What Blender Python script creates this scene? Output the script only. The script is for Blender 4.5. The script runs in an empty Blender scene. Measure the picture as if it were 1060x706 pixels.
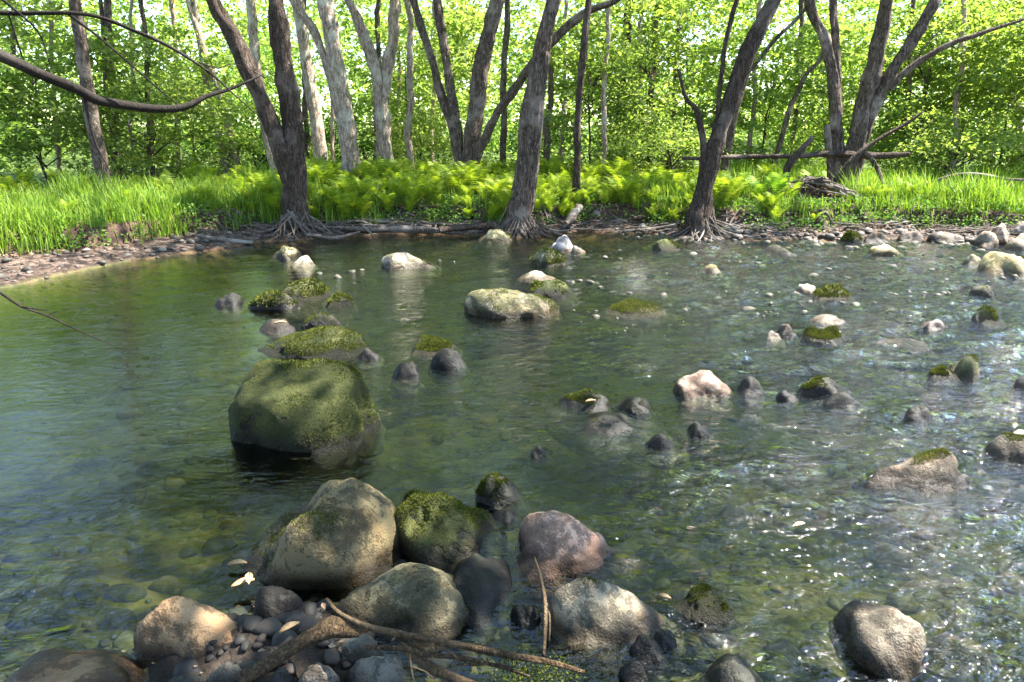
import bpy, math, random
import numpy as np
from mathutils import Vector
R_ = math.radians
rng = np.random.default_rng(7)
random.seed(7)
scn = bpy.context.scene
COL = scn.collection

# ------------------------------------------------------------------ camera maths (photo is 1060 x 706)
W0, H0 = 1060.0, 706.0
LENS = 26.0
FPX = LENS / 36.0 * W0
CAMH = 1.7
PITCH = R_(16.2)
CAM = np.array([0.0, 0.0, CAMH])
FW = np.array([0, math.cos(PITCH), -math.sin(PITCH)])
UP = np.array([0, math.sin(PITCH), math.cos(PITCH)])
RT = np.array([1.0, 0, 0])
def ray(px, py):
    return FW + RT * ((px - W0 / 2) / FPX) + UP * ((H0 / 2 - py) / FPX)
def on_z(px, py, z=0.0):
    d = ray(px, py); t = (z - CAMH) / d[2]
    return CAM + d * t
def on_y(px, py, Y):
    d = ray(px, py); t = Y / d[1]
    return CAM + d * t
def proj(p):
    q = np.asarray(p, float) - CAM
    w = q @ FW
    return np.stack([W0 / 2 + FPX * (q @ RT) / w, H0 / 2 - FPX * (q @ UP) / w], -1)

# ------------------------------------------------------------------ noise
def _hash(i, j, k, s):
    n = (i.astype(np.int64) * 374761393 + j.astype(np.int64) * 668265263 + k.astype(np.int64) * 2147483647 + s * 974634777) & 0xffffffff
    n = ((n ^ (n >> 13)) * 1274126177) & 0xffffffff
    n = ((n ^ (n >> 16)) * 2246822519) & 0xffffffff
    return ((n ^ (n >> 15)) & 0xffff) / 32767.5 - 1.0
def vn(p, s=0):
    p = np.asarray(p, float)
    i = np.floor(p).astype(np.int64); f = p - i
    u = f * f * f * (f * (f * 6 - 15) + 10)
    r = 0
    for a in (0, 1):
        for b in (0, 1):
            for c in (0, 1):
                w = (u[..., 0] if a else 1 - u[..., 0]) * (u[..., 1] if b else 1 - u[..., 1]) * (u[..., 2] if c else 1 - u[..., 2])
                r = r + w * _hash(i[..., 0] + a, i[..., 1] + b, i[..., 2] + c, s)
    return r
def fbm(p, s=0, o=4, g=0.5):
    r = 0; a = 1.0; p = np.asarray(p, float)
    for k in range(o):
        r = r + a * vn(p, s + k * 17); p = p * 2.03 + 5.1; a *= g
    return r
def fbm2(x, y, s=0, o=4, g=0.5):
    return fbm(np.stack([x, y, np.zeros_like(x) + 0.37], -1), s, o, g)
def sstep(a, b, x):
    t = np.clip((x - a) / (b - a), 0, 1)
    return t * t * (3 - 2 * t)

# ------------------------------------------------------------------ mesh helpers
def mesh_uniform(name, verts, faces, smooth=False):
    verts = np.ascontiguousarray(verts, np.float32); faces = np.ascontiguousarray(faces, np.int32)
    me = bpy.data.meshes.new(name)
    n, k = faces.shape
    me.vertices.add(len(verts)); me.vertices.foreach_set('co', verts.ravel())
    me.loops.add(n * k); me.loops.foreach_set('vertex_index', faces.ravel())
    me.polygons.add(n)
    me.polygons.foreach_set('loop_start', np.arange(0, n * k, k, dtype=np.int32))
    me.polygons.foreach_set('use_smooth', np.full(n, smooth))
    me.update(calc_edges=True)
    return me
def link(name, me, mat, parent=None, loc=(0, 0, 0)):
    o = bpy.data.objects.new(name, me); COL.objects.link(o)
    if mat is not None and len(me.materials) == 0: me.materials.append(mat)
    o.parent = parent; o.location = loc
    return o
def tag(o, label=None, cat=None, group=None, kind=None):
    if label: o['label'] = label
    if cat: o['category'] = cat
    if group: o['group'] = group
    if kind: o['kind'] = kind
    return o
def empty(name, loc):
    o = bpy.data.objects.new(name, None); COL.objects.link(o); o.location = loc; o.empty_display_size = 0.2
    return o

def catmull(P, n):
    P = np.asarray(P, float)
    if len(P) < 3:
        t = np.linspace(0, 1, n)[:, None]; return P[0] * (1 - t) + P[-1] * t
    Q = np.vstack([2 * P[0] - P[1], P, 2 * P[-1] - P[-2]])
    seg = np.linalg.norm(np.diff(P[:, :3], axis=0), axis=1); cum = np.concatenate([[0], np.cumsum(seg)])
    out = []
    for s in np.linspace(0, cum[-1], n):
        i = min(np.searchsorted(cum, s, side='right') - 1, len(P) - 2)
        t = (s - cum[i]) / max(seg[i], 1e-9)
        a, b, c, d = Q[i], Q[i + 1], Q[i + 2], Q[i + 3]
        out.append(0.5 * (2 * b + (c - a) * t + (2 * a - 5 * b + 4 * c - d) * t * t + (3 * b - a - 3 * c + d) * t ** 3))
    return np.array(out)
class Tubes:
    """collects swept limbs into one mesh"""
    def __init__(s): s.v = []; s.f = []; s.n = 0
    def add(s, pts, rad, sides=10, step=0.12, rough=0.08, seed=0, wob=0.0, cap=True):
        P = np.column_stack([np.asarray(pts, float), np.asarray(rad, float)])
        L = np.linalg.norm(np.diff(P[:, :3], axis=0), axis=1).sum()
        n = int(max(3, min(120, L / step)))
        C = catmull(P, n); c = C[:, :3].copy(); r = np.maximum(C[:, 3], 0.0008)
        if wob:
            for k in range(3):
                c[:, k] += wob * fbm(np.column_stack([c[:, 2] * 1.3 + c[:, 0] * 1.3, c[:, 1] + k * 9, np.full(n, seed * 3.1)]), seed + k, 3) * np.minimum(1, np.linspace(0, 6, n))
        T = np.gradient(c, axis=0); T /= np.linalg.norm(T, axis=1)[:, None] + 1e-12
        ref = np.array([0, 1.0, 0]) if abs(T[0][1]) < 0.8 else np.array([1.0, 0, 0])
        A = []; a = ref - T[0] * (ref @ T[0])
        for t in T:
            a = a - t * (a @ t); a = a / (np.linalg.norm(a) + 1e-12); A.append(a)
        A = np.array(A); B = np.cross(T, A)
        th = np.linspace(0, 2 * math.pi, sides, endpoint=False)
        ring = A[:, None, :] * np.cos(th)[None, :, None] + B[:, None, :] * np.sin(th)[None, :, None]
        base = c[:, None, :] + ring * r[:, None, None]
        if rough:
            q = np.stack([np.cos(th)[None, :] * 1.6 + 0 * r[:, None], np.sin(th)[None, :] * 1.6 + 0 * r[:, None], np.linspace(0, L * 2.2, n)[:, None] + 0 * th[None, :]], -1)
            base += ring * (r[:, None, None] * rough * fbm(q, seed, 3)[..., None] * 1.6)
        i = np.arange(n - 1)[:, None] * sides; j = np.arange(sides)[None, :]; j2 = (j + 1) % sides
        f = np.stack([i + j, i + j2, i + sides + j2, i + sides + j], -1).reshape(-1, 4) + s.n
        s.v.append(base.reshape(-1, 3)); s.f.append(f); s.n += n * sides
        if cap:
            for ri, cc in ((n - 1, c[-1] + T[-1] * r[-1] * .4), (0, c[0] - T[0] * r[0] * .2)):
                s.v.append(cc[None]); ci = s.n; s.n += 1
                b = ci - 1 - (sides * n if False else 0)
                off = f.min() + ri * sides
                jj = np.arange(sides)
                s.f.append(np.column_stack([off + jj, off + (jj + 1) % sides, np.full(sides, ci), np.full(sides, ci)]))
        return c, r
    def build(s, name, mat, parent=None, base=(0, 0, 0), smooth=True):
        v = np.vstack(s.v) - np.asarray(base, float); f = np.vstack(s.f)
        me = bpy.data.meshes.new(name)
        tri = f[:, 2] == f[:, 3]
        faces = [tuple(x[:3]) if t else tuple(x) for x, t in zip(f.tolist(), tri)]
        me.from_pydata(v.tolist(), [], faces); me.update()
        me.polygons.foreach_set('use_smooth', np.full(len(faces), smooth))
        return link(name, me, mat, parent, (0, 0, 0) if parent else base)

def leaf_quads(c, size, tilt=0.9, rg=rng, aspect=0.62, up=None):
    """diamond leaves with a folded midrib; c N x 3"""
    n = len(c)
    if up is None: up = np.array([0, 0, 1.0])
    nr = rg.normal(size=(n, 3)) * tilt * 0.6 + up
    nr /= np.linalg.norm(nr, axis=1)[:, None]
    d = rg.normal(size=(n, 3)); d -= nr * (d * nr).sum(1)[:, None]; d /= np.linalg.norm(d, axis=1)[:, None] + 1e-9
    e = np.cross(nr, d)
    s = (size * rg.uniform(0.6, 1.3, n))[:, None]
    v = np.stack([c - d * s * .5, c + e * s * aspect * .5 - d * s * .05 + nr * s * .12, c + d * s * .55 - nr * s * .08, c - e * s * aspect * .5 - d * s * .05 + nr * s * .12], 1)
    return v.reshape(-1, 3), np.arange(n * 4).reshape(n, 4)
def crown_points(rg, center, rad, ncl, per, clr=0.42, flat=0.3, shell=0.5, yshift=0):
    u = rg.normal(size=(ncl, 3)); u /= np.linalg.norm(u, axis=1)[:, None]
    rr = rg.uniform(shell ** 3, 1, ncl) ** (1 / 3)
    cc = np.asarray(center) + u * rr[:, None] * np.asarray(rad)
    sz = rg.uniform(0.5, 1.35, ncl)
    cnt = np.maximum(4, (per * sz ** 2)).astype(int)
    idx = np.repeat(np.arange(ncl), cnt)
    o = rg.normal(size=(len(idx), 3)) * 0.6
    o[:, 2] *= flat
    o[:, 2] -= 0.35 * (o[:, 0] ** 2 + o[:, 1] ** 2) * 0.6
    return cc, cc[idx] + o * (clr * sz[idx])[:, None], (rg.uniform(.65, 1.45, ncl))[idx]

# ------------------------------------------------------------------ materials
def newmat(name):
    m = bpy.data.materials.new(name); m.use_nodes = True
    nt = m.node_tree; nt.nodes.clear()
    out = nt.nodes.new('ShaderNodeOutputMaterial')
    return m, nt, out
def N(nt, typ, **kw):
    n = nt.nodes.new(typ)
    for k, v in kw.items():
        if k.startswith('i_'):
            key = k[2:]; key = int(key) if key.isdigit() else key.replace('_', ' ')
            n.inputs[key].default_value = v
        else: setattr(n, k, v)
    return n
def L(nt, a, b): nt.links.new(a, b)
def ramp(nt, fac, stops, interp='LINEAR'):
    r = nt.nodes.new('ShaderNodeValToRGB'); r.color_ramp.interpolation = interp
    e = r.color_ramp.elements
    while len(e) < len(stops): e.new(0.5)
    for i, (p, c) in enumerate(stops):
        e[i].position = p; e[i].color = (c, c, c, 1) if np.isscalar(c) else (*c, 1)
    if fac is not None: L(nt, fac, r.inputs[0])
    return r.outputs[0]
def math_(nt, op, a, b=None, clamp=False):
    n = nt.nodes.new('ShaderNodeMath'); n.operation = op; n.use_clamp = clamp
    for i, x in enumerate((a, b)):
        if x is None: continue
        if np.isscalar(x): n.inputs[i].default_value = x
        else: L(nt, x, n.inputs[i])
    return n.outputs[0]
def mix(nt, fac, a, b, mode='MIX'):
    n = nt.nodes.new('ShaderNodeMix'); n.data_type = 'RGBA'; n.blend_type = mode
    for sock, x in ((n.inputs[0], fac), (n.inputs[6], a), (n.inputs[7], b)):
        if np.isscalar(x): sock.default_value = x
        elif isinstance(x, tuple): sock.default_value = (*x, 1)
        else: L(nt, x, sock)
    return n.outputs[2]
def noise(nt, vec, scale, detail=4, rough=.55, dist=0.0):
    n = nt.nodes.new('ShaderNodeTexNoise'); n.inputs['Scale'].default_value = scale
    n.inputs['Detail'].default_value = detail; n.inputs['Roughness'].default_value = rough; n.inputs['Distortion'].default_value = dist
    if vec is not None: L(nt, vec, n.inputs['Vector'])
    return n.outputs['Fac']
def mapping(nt, vec, scale=(1, 1, 1), rot=(0, 0, 0)):
    n = nt.nodes.new('ShaderNodeMapping'); n.inputs['Scale'].default_value = scale; n.inputs['Rotation'].default_value = rot
    L(nt, vec, n.inputs['Vector']); return n.outputs[0]
def bump(nt, h, strength, dist, normal=None):
    n = nt.nodes.new('ShaderNodeBump'); n.inputs['Strength'].default_value = strength; n.inputs['Distance'].default_value = dist
    L(nt, h, n.inputs['Height'])
    if normal is not None: L(nt, normal, n.inputs['Normal'])
    return n.outputs[0]

def leaf_mat(name, a, b, c, trans=0.5, spec=0.25):
    m, nt, out = newmat(name)
    g = N(nt, 'ShaderNodeNewGeometry'); oi = N(nt, 'ShaderNodeObjectInfo')
    r = g.outputs['Random Per Island']
    col = ramp(nt, r, [(0, a), (0.5, b), (1, c)])
    hsv = N(nt, 'ShaderNodeHueSaturation'); L(nt, col, hsv.inputs['Color'])
    L(nt, math_(nt, 'ADD', math_(nt, 'MULTIPLY', oi.outputs['Random'], 0.03), 0.485), hsv.inputs['Hue'])
    L(nt, math_(nt, 'ADD', math_(nt, 'MULTIPLY', oi.outputs['Random'], 0.35), 0.85), hsv.inputs['Value'])
    p = N(nt, 'ShaderNodeBsdfPrincipled', i_Roughness=.55); p.inputs['Specular IOR Level'].default_value = spec
    L(nt, hsv.outputs[0], p.inputs['Base Color'])
    t = N(nt, 'ShaderNodeBsdfTranslucent')
    tc = mix(nt, 1.0, hsv.outputs[0], (1.2, 1.2, 0.6), 'MULTIPLY'); L(nt, tc, t.inputs['Color'])
    ms = N(nt, 'ShaderNodeMixShader', i_0=trans); L(nt, p.outputs[0], ms.inputs[1]); L(nt, t.outputs[0], ms.inputs[2])
    L(nt, ms.outputs[0], out.inputs[0])
    return m
LEAF = leaf_mat('maple_leaf', (.13, .205, .042), (.215, .305, .075), (.32, .395, .13), .62)
LEAF_DK = leaf_mat('dark_leaf', (.035, .085, .015), (.06, .13, .02), (.10, .17, .03), .45)
FERN = leaf_mat('fern_leaf', (.14, .25, .016), (.23, .35, .026), (.32, .42, .055), .5)
GRASS = leaf_mat('grass_blade', (.11, .20, .022), (.17, .28, .03), (.27, .33, .065), .45)
PLANT = leaf_mat('herb_leaf', (.06, .13, .02), (.10, .18, .03), (.16, .22, .05), .45)

def litter_mat():
    m, nt, out = newmat('dead_leaf')
    g = N(nt, 'ShaderNodeNewGeometry')
    col = ramp(nt, g.outputs['Random Per Island'], [(0, (.09, .055, .035)), (.5, (.20, .13, .085)), (1, (.36, .27, .19))])
    p = N(nt, 'ShaderNodeBsdfPrincipled', i_Roughness=.8); p.inputs['Specular IOR Level'].default_value = .2
    L(nt, col, p.inputs['Base Color']); L(nt, p.outputs[0], out.inputs[0]); return m
LITTER = litter_mat()

def bark_mat(name, dark, mid, light, sz=1.0, bs=.8):
    m, nt, out = newmat(name)
    tc = N(nt, 'ShaderNodeTexCoord')
    wv = N(nt, 'ShaderNodeTexNoise', i_Scale=5.0 * sz, i_Detail=3.0); L(nt, tc.outputs['Object'], wv.inputs['Vector'])
    vadd = N(nt, 'ShaderNodeVectorMath', operation='MULTIPLY_ADD'); L(nt, wv.outputs['Color'], vadd.inputs[0]); vadd.inputs[1].default_value = (.12 / sz, .12 / sz, .3 / sz); L(nt, tc.outputs['Object'], vadd.inputs[2])
    v = mapping(nt, vadd.outputs[0], (22 * sz, 22 * sz, 4.0 * sz))
    n1 = noise(nt, v, 1.0, 7, .68, .6)
    n2 = noise(nt, tc.outputs['Object'], 1.6, 4, .6)
    n3 = noise(nt, mapping(nt, tc.outputs['Object'], (70, 70, 24)), 1.0, 4, .7)
    vo = N(nt, 'ShaderNodeTexVoronoi', feature='DISTANCE_TO_EDGE', i_Scale=1.3)
    L(nt, v, vo.inputs['Vector'])
    crack = ramp(nt, vo.outputs['Distance'], [(0, 0), (.25, .8), (.6, 1)])
    h = math_(nt, 'ADD', math_(nt, 'MULTIPLY', crack, .22), math_(nt, 'MULTIPLY', n1, .95))
    col = ramp(nt, math_(nt, 'ADD', math_(nt, 'MULTIPLY', h, .62), math_(nt, 'MULTIPLY', n3, .3)), [(.41, dark), (.55, mid), (.70, light)])
    lich = ramp(nt, n2, [(.52, 0), (.64, .55)])
    col = mix(nt, lich, col, tuple(min(.6, x * 1.15 + .03) for x in light))
    p = N(nt, 'ShaderNodeBsdfPrincipled', i_Roughness=.9); p.inputs['Specular IOR Level'].default_value = .2
    L(nt, col, p.inputs['Base Color'])
    L(nt, bump(nt, h, bs, .07), p.inputs['Normal'])
    L(nt, p.outputs[0], out.inputs[0]); return m
BARK_DK = bark_mat('dark_brown_bark', (.025, .018, .013), (.075, .053, .040), (.16, .122, .096))
BARK_MD = bark_mat('grey_brown_bark', (.035, .025, .019), (.13, .096, .074), (.30, .24, .195))
BARK_PL = bark_mat('pale_grey_bark', (.14, .10, .075), (.38, .30, .235), (.58, .49, .40), .8, .7)
TWIG = bark_mat('twig_bark', (.010, .008, .007), (.026, .020, .016), (.055, .043, .035), 3, .4)
DEADWOOD = bark_mat('bleached_wood', (.05, .038, .03), (.15, .12, .098), (.30, .26, .22), 2.5, .5)
WETWOOD = bark_mat('damp_wood', (.03, .019, .010), (.085, .055, .028), (.18, .12, .062), 2.5, .6)
ROOT = bark_mat('root_bark', (.025, .018, .014), (.085, .065, .05), (.22, .18, .15), 2, .6)

def rock_mat():
    m, nt, out = newmat('river_stone')
    tc = N(nt, 'ShaderNodeTexCoord'); g = N(nt, 'ShaderNodeNewGeometry'); oi = N(nt, 'ShaderNodeObjectInfo')
    pos = g.outputs['Position']
    off = N(nt, 'ShaderNodeVectorMath', operation='MULTIPLY_ADD')
    cmb = N(nt, 'ShaderNodeCombineXYZ'); L(nt, oi.outputs['Random'], cmb.inputs[0]); L(nt, oi.outputs['Random'], cmb.inputs[1]); L(nt, oi.outputs['Random'], cmb.inputs[2])
    L(nt, cmb.outputs[0], off.inputs[0]); off.inputs[1].default_value = (37, 91, 53); L(nt, pos, off.inputs[2])
    P = off.outputs[0]
    big = noise(nt, P, 4.5, 5, .6, .6); med = noise(nt, P, 22, 5, .65); fine = noise(nt, P, 130, 3, .6)
    vo = N(nt, 'ShaderNodeTexVoronoi', i_Scale=210.0); L(nt, P, vo.inputs['Vector'])
    k = math_(nt, 'ADD', math_(nt, 'MULTIPLY', big, .9), math_(nt, 'ADD', math_(nt, 'MULTIPLY', med, .75), math_(nt, 'MULTIPLY', fine, .3)))
    val = ramp(nt, k, [(.62, .25), (.92, .85), (1.08, 1.25), (1.3, 2.0)])
    col = mix(nt, 1.0, oi.outputs['Color'], val, 'MULTIPLY')
    sp = ramp(nt, vo.outputs['Distance'], [(.16, 1), (.36, 0)])
    col = mix(nt, math_(nt, 'MULTIPLY', sp, .42), col, (.035, .032, .03))
    warm = ramp(nt, noise(nt, P, 9, 3, .6), [(.5, 0), (.68, .5)])
    col = mix(nt, warm, col, mix(nt, 1.0, col, (1.35, 1.0, .72), 'MULTIPLY'))
    lich = ramp(nt, noise(nt, P, 14, 6, .75, 1.0), [(.58, 0), (.63, .55)])
    col = mix(nt, math_(nt, 'MULTIPLY', lich, .5), col, mix(nt, .5, col, (.20, .19, .13)))
    # moss grows where the stone faces up, out of the water
    sx = N(nt, 'ShaderNodeSeparateXYZ'); L(nt, g.outputs['Normal'], sx.inputs[0])
    sp_ = N(nt, 'ShaderNodeSeparateXYZ'); L(nt, pos, sp_.inputs[0])
    mo = math_(nt, 'ADD', math_(nt, 'MULTIPLY', noise(nt, P, 6, 6, .65, .8), 2.4), math_(nt, 'MULTIPLY', sx.outputs['Z'], .35))
    mo = math_(nt, 'ADD', mo, math_(nt, 'SUBTRACT', math_(nt, 'MULTIPLY', oi.outputs['Alpha'], 1.5), 2.05))
    mo = math_(nt, 'ADD', mo, math_(nt, 'MULTIPLY', math_(nt, 'SUBTRACT', med, .5), .9))
    mmask = ramp(nt, mo, [(.2, 0), (.42, 1)])
    mn = noise(nt, P, 60, 4, .7)
    mcol = ramp(nt, math_(nt, 'ADD', math_(nt, 'MULTIPLY', big, .6), math_(nt, 'MULTIPLY', mn, .4)), [(.33, (.022, .034, .006)), (.5, (.065, .092, .012)), (.64, (.17, .18, .03)), (.76, (.27, .25, .07))])
    col = mix(nt, math_(nt, 'MULTIPLY', mmask, .5), col, mcol)
    # wet film near the waterline and algae below it
    zz = math_(nt, 'ADD', sp_.outputs['Z'], math_(nt, 'MULTIPLY', math_(nt, 'SUBTRACT', med, .5), -.05))
    wet = ramp(nt, zz, [(.04, 1), (.10, 0)])
    col = mix(nt, wet, col, mix(nt, 1.0, col, (.20, .18, .15), 'MULTIPLY'))
    alg = ramp(nt, math_(nt, 'MULTIPLY', zz, -1.0), [(.0, 0), (.10, .75)])
    col = mix(nt, alg, col, (.050, .055, .026))
    p = N(nt, 'ShaderNodeBsdfPrincipled'); p.inputs['Specular IOR Level'].default_value = .25
    L(nt, col, p.inputs['Base Color'])
    L(nt, math_(nt, 'ADD', math_(nt, 'MULTIPLY', wet, -.35), .85), p.inputs['Roughness'])
    h = math_(nt, 'ADD', math_(nt, 'MULTIPLY', med, .6), math_(nt, 'MULTIPLY', fine, .25))
    ck = N(nt, 'ShaderNodeTexVoronoi', feature='DISTANCE_TO_EDGE', i_Scale=3.2); L(nt, mix(nt, .12, P, N(nt, 'ShaderNodeTexNoise', i_Scale=7.0).outputs['Color']), ck.inputs['Vector'])
    pit = N(nt, 'ShaderNodeTexVoronoi', i_Scale=46.0); L(nt, P, pit.inputs['Vector'])
    h = math_(nt, 'ADD', h, math_(nt, 'ADD', math_(nt, 'MULTIPLY', ramp(nt, ck.outputs['Distance'], [(0, 0), (.02, 1)]), .07), math_(nt, 'MULTIPLY', ramp(nt, pit.outputs['Distance'], [(.0, 0), (.3, 1)]), .09)))
    b1 = bump(nt, h, .8, .022)
    b2 = bump(nt, math_(nt, 'MULTIPLY', mmask, math_(nt, 'ADD', mn, noise(nt, P, 240, 2, .6))), .9, .018, b1)
    L(nt, b2, p.inputs['Normal'])
    L(nt, p.outputs[0], out.inputs[0]); return m
ROCK = rock_mat()

def ground_mat():
    m, nt, out = newmat('river_ground')
    g = N(nt, 'ShaderNodeNewGeometry'); pos = g.outputs['Position']
    s = N(nt, 'ShaderNodeSeparateXYZ'); L(nt, pos, s.inputs[0]); z = s.outputs['Z']
    n1 = noise(nt, pos, 1.1, 5, .6, .5); n2 = noise(nt, pos, 7, 5, .65); n3 = noise(nt, pos, 45, 4, .6)
    vo = N(nt, 'ShaderNodeTexVoronoi', i_Scale=16.0); L(nt, pos, vo.inputs['Vector'])
    peb = ramp(nt, vo.outputs['Distance'], [(.25, 1), (.62, 0)])
    pebc = N(nt, 'ShaderNodeSeparateColor'); L(nt, vo.outputs['Color'], pebc.inputs[0])
    bed = ramp(nt, math_(nt, 'ADD', math_(nt, 'MULTIPLY', n1, .6), math_(nt, 'MULTIPLY', n2, .45)), [(.36, (.05, .065, .022)), (.5, (.12, .13, .05)), (.62, (.21, .17, .07)), (.74, (.28, .17, .08))])
    bed = mix(nt, math_(nt, 'MULTIPLY', peb, .6), bed, ramp(nt, pebc.outputs[0], [(0, (.05, .05, .03)), (.6, (.14, .12, .07)), (1, (.26, .21, .13))]))
    shal = ramp(nt, math_(nt, 'ADD', math_(nt, 'MULTIPLY', s.outputs['Y'], .1), math_(nt, 'MULTIPLY', n1, .12)), [(1.04, 0), (1.16, .75)]) if False else ramp(nt, math_(nt, 'SUBTRACT', math_(nt, 'ADD', math_(nt, 'MULTIPLY', s.outputs['Y'], .1), math_(nt, 'MULTIPLY', n1, .12)), .5), [(.48, 0), (.62, .75)])
    bed = mix(nt, shal, bed, ramp(nt, n2, [(.3, (.10, .045, .024)), (.65, (.30, .15, .085))]))
    grav = ramp(nt, math_(nt, 'ADD', math_(nt, 'MULTIPLY', n2, .5), math_(nt, 'MULTIPLY', pebc.outputs[0], .5)), [(.3, (.022, .015, .011)), (.5, (.065, .043, .032)), (.75, (.14, .10, .078))])
    soil = ramp(nt, math_(nt, 'ADD', math_(nt, 'MULTIPLY', n2, .6), math_(nt, 'MULTIPLY', n3, .4)), [(.35, (.022, .013, .009)), (.55, (.07, .04, .028)), (.7, (.15, .09, .066))])
    zz = math_(nt, 'ADD', z, math_(nt, 'MULTIPLY', math_(nt, 'SUBTRACT', n2, .5), .08))
    col = mix(nt, ramp(nt, zz, [(.0, 0), (.03, 1)]), bed, grav)
    col = mix(nt, ramp(nt, zz, [(.10, 0), (.17, 1)]), col, soil)
    yy = math_(nt, 'ADD', s.outputs['Y'], math_(nt, 'MULTIPLY', n1, 3.0))
    col = mix(nt, ramp(nt, math_(nt, 'DIVIDE', yy, 100.0), [(.155, 0), (.19, .9)]), col, ramp(nt, n2, [(.35, (.035, .06, .012)), (.6, (.09, .14, .025))]))
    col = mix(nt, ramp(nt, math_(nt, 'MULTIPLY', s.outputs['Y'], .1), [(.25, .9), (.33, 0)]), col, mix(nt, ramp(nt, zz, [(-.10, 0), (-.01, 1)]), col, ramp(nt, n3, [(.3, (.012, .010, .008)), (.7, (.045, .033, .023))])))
    wet = ramp(nt, zz, [(.02, .7), (.07, 0)])
    col = mix(nt, wet, col, mix(nt, 1.0, col, (.4, .36, .33), 'MULTIPLY'))
    p = N(nt, 'ShaderNodeBsdfPrincipled', i_Roughness=.85); p.inputs['Specular IOR Level'].default_value = .25
    L(nt, col, p.inputs['Base Color'])
    L(nt, bump(nt, math_(nt, 'ADD', math_(nt, 'MULTIPLY', peb, .5), math_(nt, 'MULTIPLY', n3, .5)), .7, .03), p.inputs['Normal'])
    L(nt, p.outputs[0], out.inputs[0]); return m
GROUND = ground_mat()

def water_mat():
    m, nt, out = newmat('stream_water')
    g = N(nt, 'ShaderNodeNewGeometry'); pos = g.outputs['Position']
    at = N(nt, 'ShaderNodeAttribute', attribute_name='riffle')
    rf = at.outputs['Fac']
    a = noise(nt, mapping(nt, pos, (4.5, 10, 1), (0, 0, R_(-25))), 1.0, 3, .55, 1.6)
    b = noise(nt, mapping(nt, pos, (10, 27, 1), (0, 0, R_(-18))), 1.0, 3, .6, .8)
    c = noise(nt, mapping(nt, pos, (45, 70, 1), (0, 0, R_(-15))), 1.0, 2, .5, .3)
    h = math_(nt, 'ADD', math_(nt, 'MULTIPLY', a, .013), math_(nt, 'ADD', math_(nt, 'MULTIPLY', b, .0042), math_(nt, 'MULTIPLY', c, .0004)))
    h = math_(nt, 'MULTIPLY', h, math_(nt, 'ADD', math_(nt, 'MULTIPLY', rf, 5.5), .18))
    nb = bump(nt, h, 1.0, 1.0)
    fr = N(nt, 'ShaderNodeFresnel', i_IOR=1.5); L(nt, nb, fr.inputs['Normal'])
    gl = N(nt, 'ShaderNodeBsdfGlossy', i_Roughness=.035); L(nt, nb, gl.inputs['Normal'])
    gl.inputs['Color'].default_value = (1, 1, 1, 1)
    tr = N(nt, 'ShaderNodeBsdfTransparent'); tr.inputs['Color'].default_value = (.80, .86, .80, 1)
    ms = N(nt, 'ShaderNodeMixShader'); L(nt, fr.outputs[0], ms.inputs[0]); L(nt, tr.outputs[0], ms.inputs[1]); L(nt, gl.outputs[0], ms.inputs[2])
    L(nt, ms.outputs[0], out.inputs[0])
    va = N(nt, 'ShaderNodeVolumeAbsorption', i_Density=3.4); va.inputs['Color'].default_value = (.48, .53, .28, 1); L(nt, va.outputs[0], out.inputs[1])
    return m
WATER = water_mat()

# ------------------------------------------------------------------ terrain
line = [(0, 300), (60, 286), (130, 272), (200, 262), (270, 252), (330, 247), (400, 243), (470, 243), (540, 246), (600, 241), (660, 241), (720, 246), (780, 250), (850, 250), (930, 248), (1000, 252), (1060, 257)]
LP = np.array([on_z(a, b)[:2] for a, b in line])
LX = np.concatenate([[-60, -25, -12, -8], LP[:, 0], [12, 20, 60]])
LY = np.concatenate([[-20, -2, 4.5, 6.4], LP[:, 1], [10.6, 9, 0]])
WX = [-8, -5.5, -4.2, -3, -1.8, 0, 3, 5, 7.5, 12]
WV = [2.3, 2.1, 1.45, .85, .55, .45, .5, .6, 1.1, 1.6]
BAR = on_z(285, 672)
def gz(x, y):
    x = np.asarray(x, float); y = np.asarray(y, float)
    yb = np.interp(x, LX, LY) + .10 * fbm2(x * 2.1, y * 0 + 3.3, 4, 3)
    w = np.interp(x, WX, WV)
    d = y - yb
    bed = -0.34 * (1 - np.exp(-np.maximum(-d, 0) / 1.1)) - .02
    bed = bed + .05 * fbm2(x * 1.1, y * 1.1, 11, 4)
    # near side gets shallower
    bed = np.maximum(bed, -.20 + .04 * fbm2(x * 3, y * 3, 21, 3) - .25 * sstep(2.2, 5.0, y) - .0)
    rx, ry = (x - BAR[0]) / .62, (y - BAR[1]) / .42
    bar = np.exp(-(rx ** 2 + ry ** 2) ** 1.3)
    bed = np.minimum(bed, -.025) + bar * .25
    near = sstep(1.75, .7, y) * .45 + sstep(-.3, -2.2, x) * sstep(2.1, 1.2, y) * .1
    bed = bed + near
    toe = .015 + .12 * np.clip(d / w, 0, 1)
    rise = .24 * sstep(w - .05, w + .16, d + .10 * fbm2(x * 4, y * 2, 31, 3)) + .06 * sstep(w + .2, w + 4, d) + .35 * sstep(8, 60, d)
    lump = .025 * fbm2(x * 5, y * 5, 41, 4) * sstep(0, .3, d) + .10 * fbm2(x * .5, y * .5, 51, 3) * sstep(1.5, 6, d)
    bank = toe + rise + lump
    return np.where(d < 0, bed, np.where(d < .15, bed * (1 - d / .15) + bank * (d / .15), bank))
def axis(lo, hi, step, far_lo, far_hi, grow=1.18):
    a = list(np.arange(lo, hi, step)); s = step; v = hi
    while v < far_hi: a.append(v); s *= grow; v += s
    a.append(far_hi)
    b = []; s = step; v = lo
    while v > far_lo: s *= grow; v -= s; b.append(max(v, far_lo))
    return np.array(b[::-1] + a)
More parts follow.
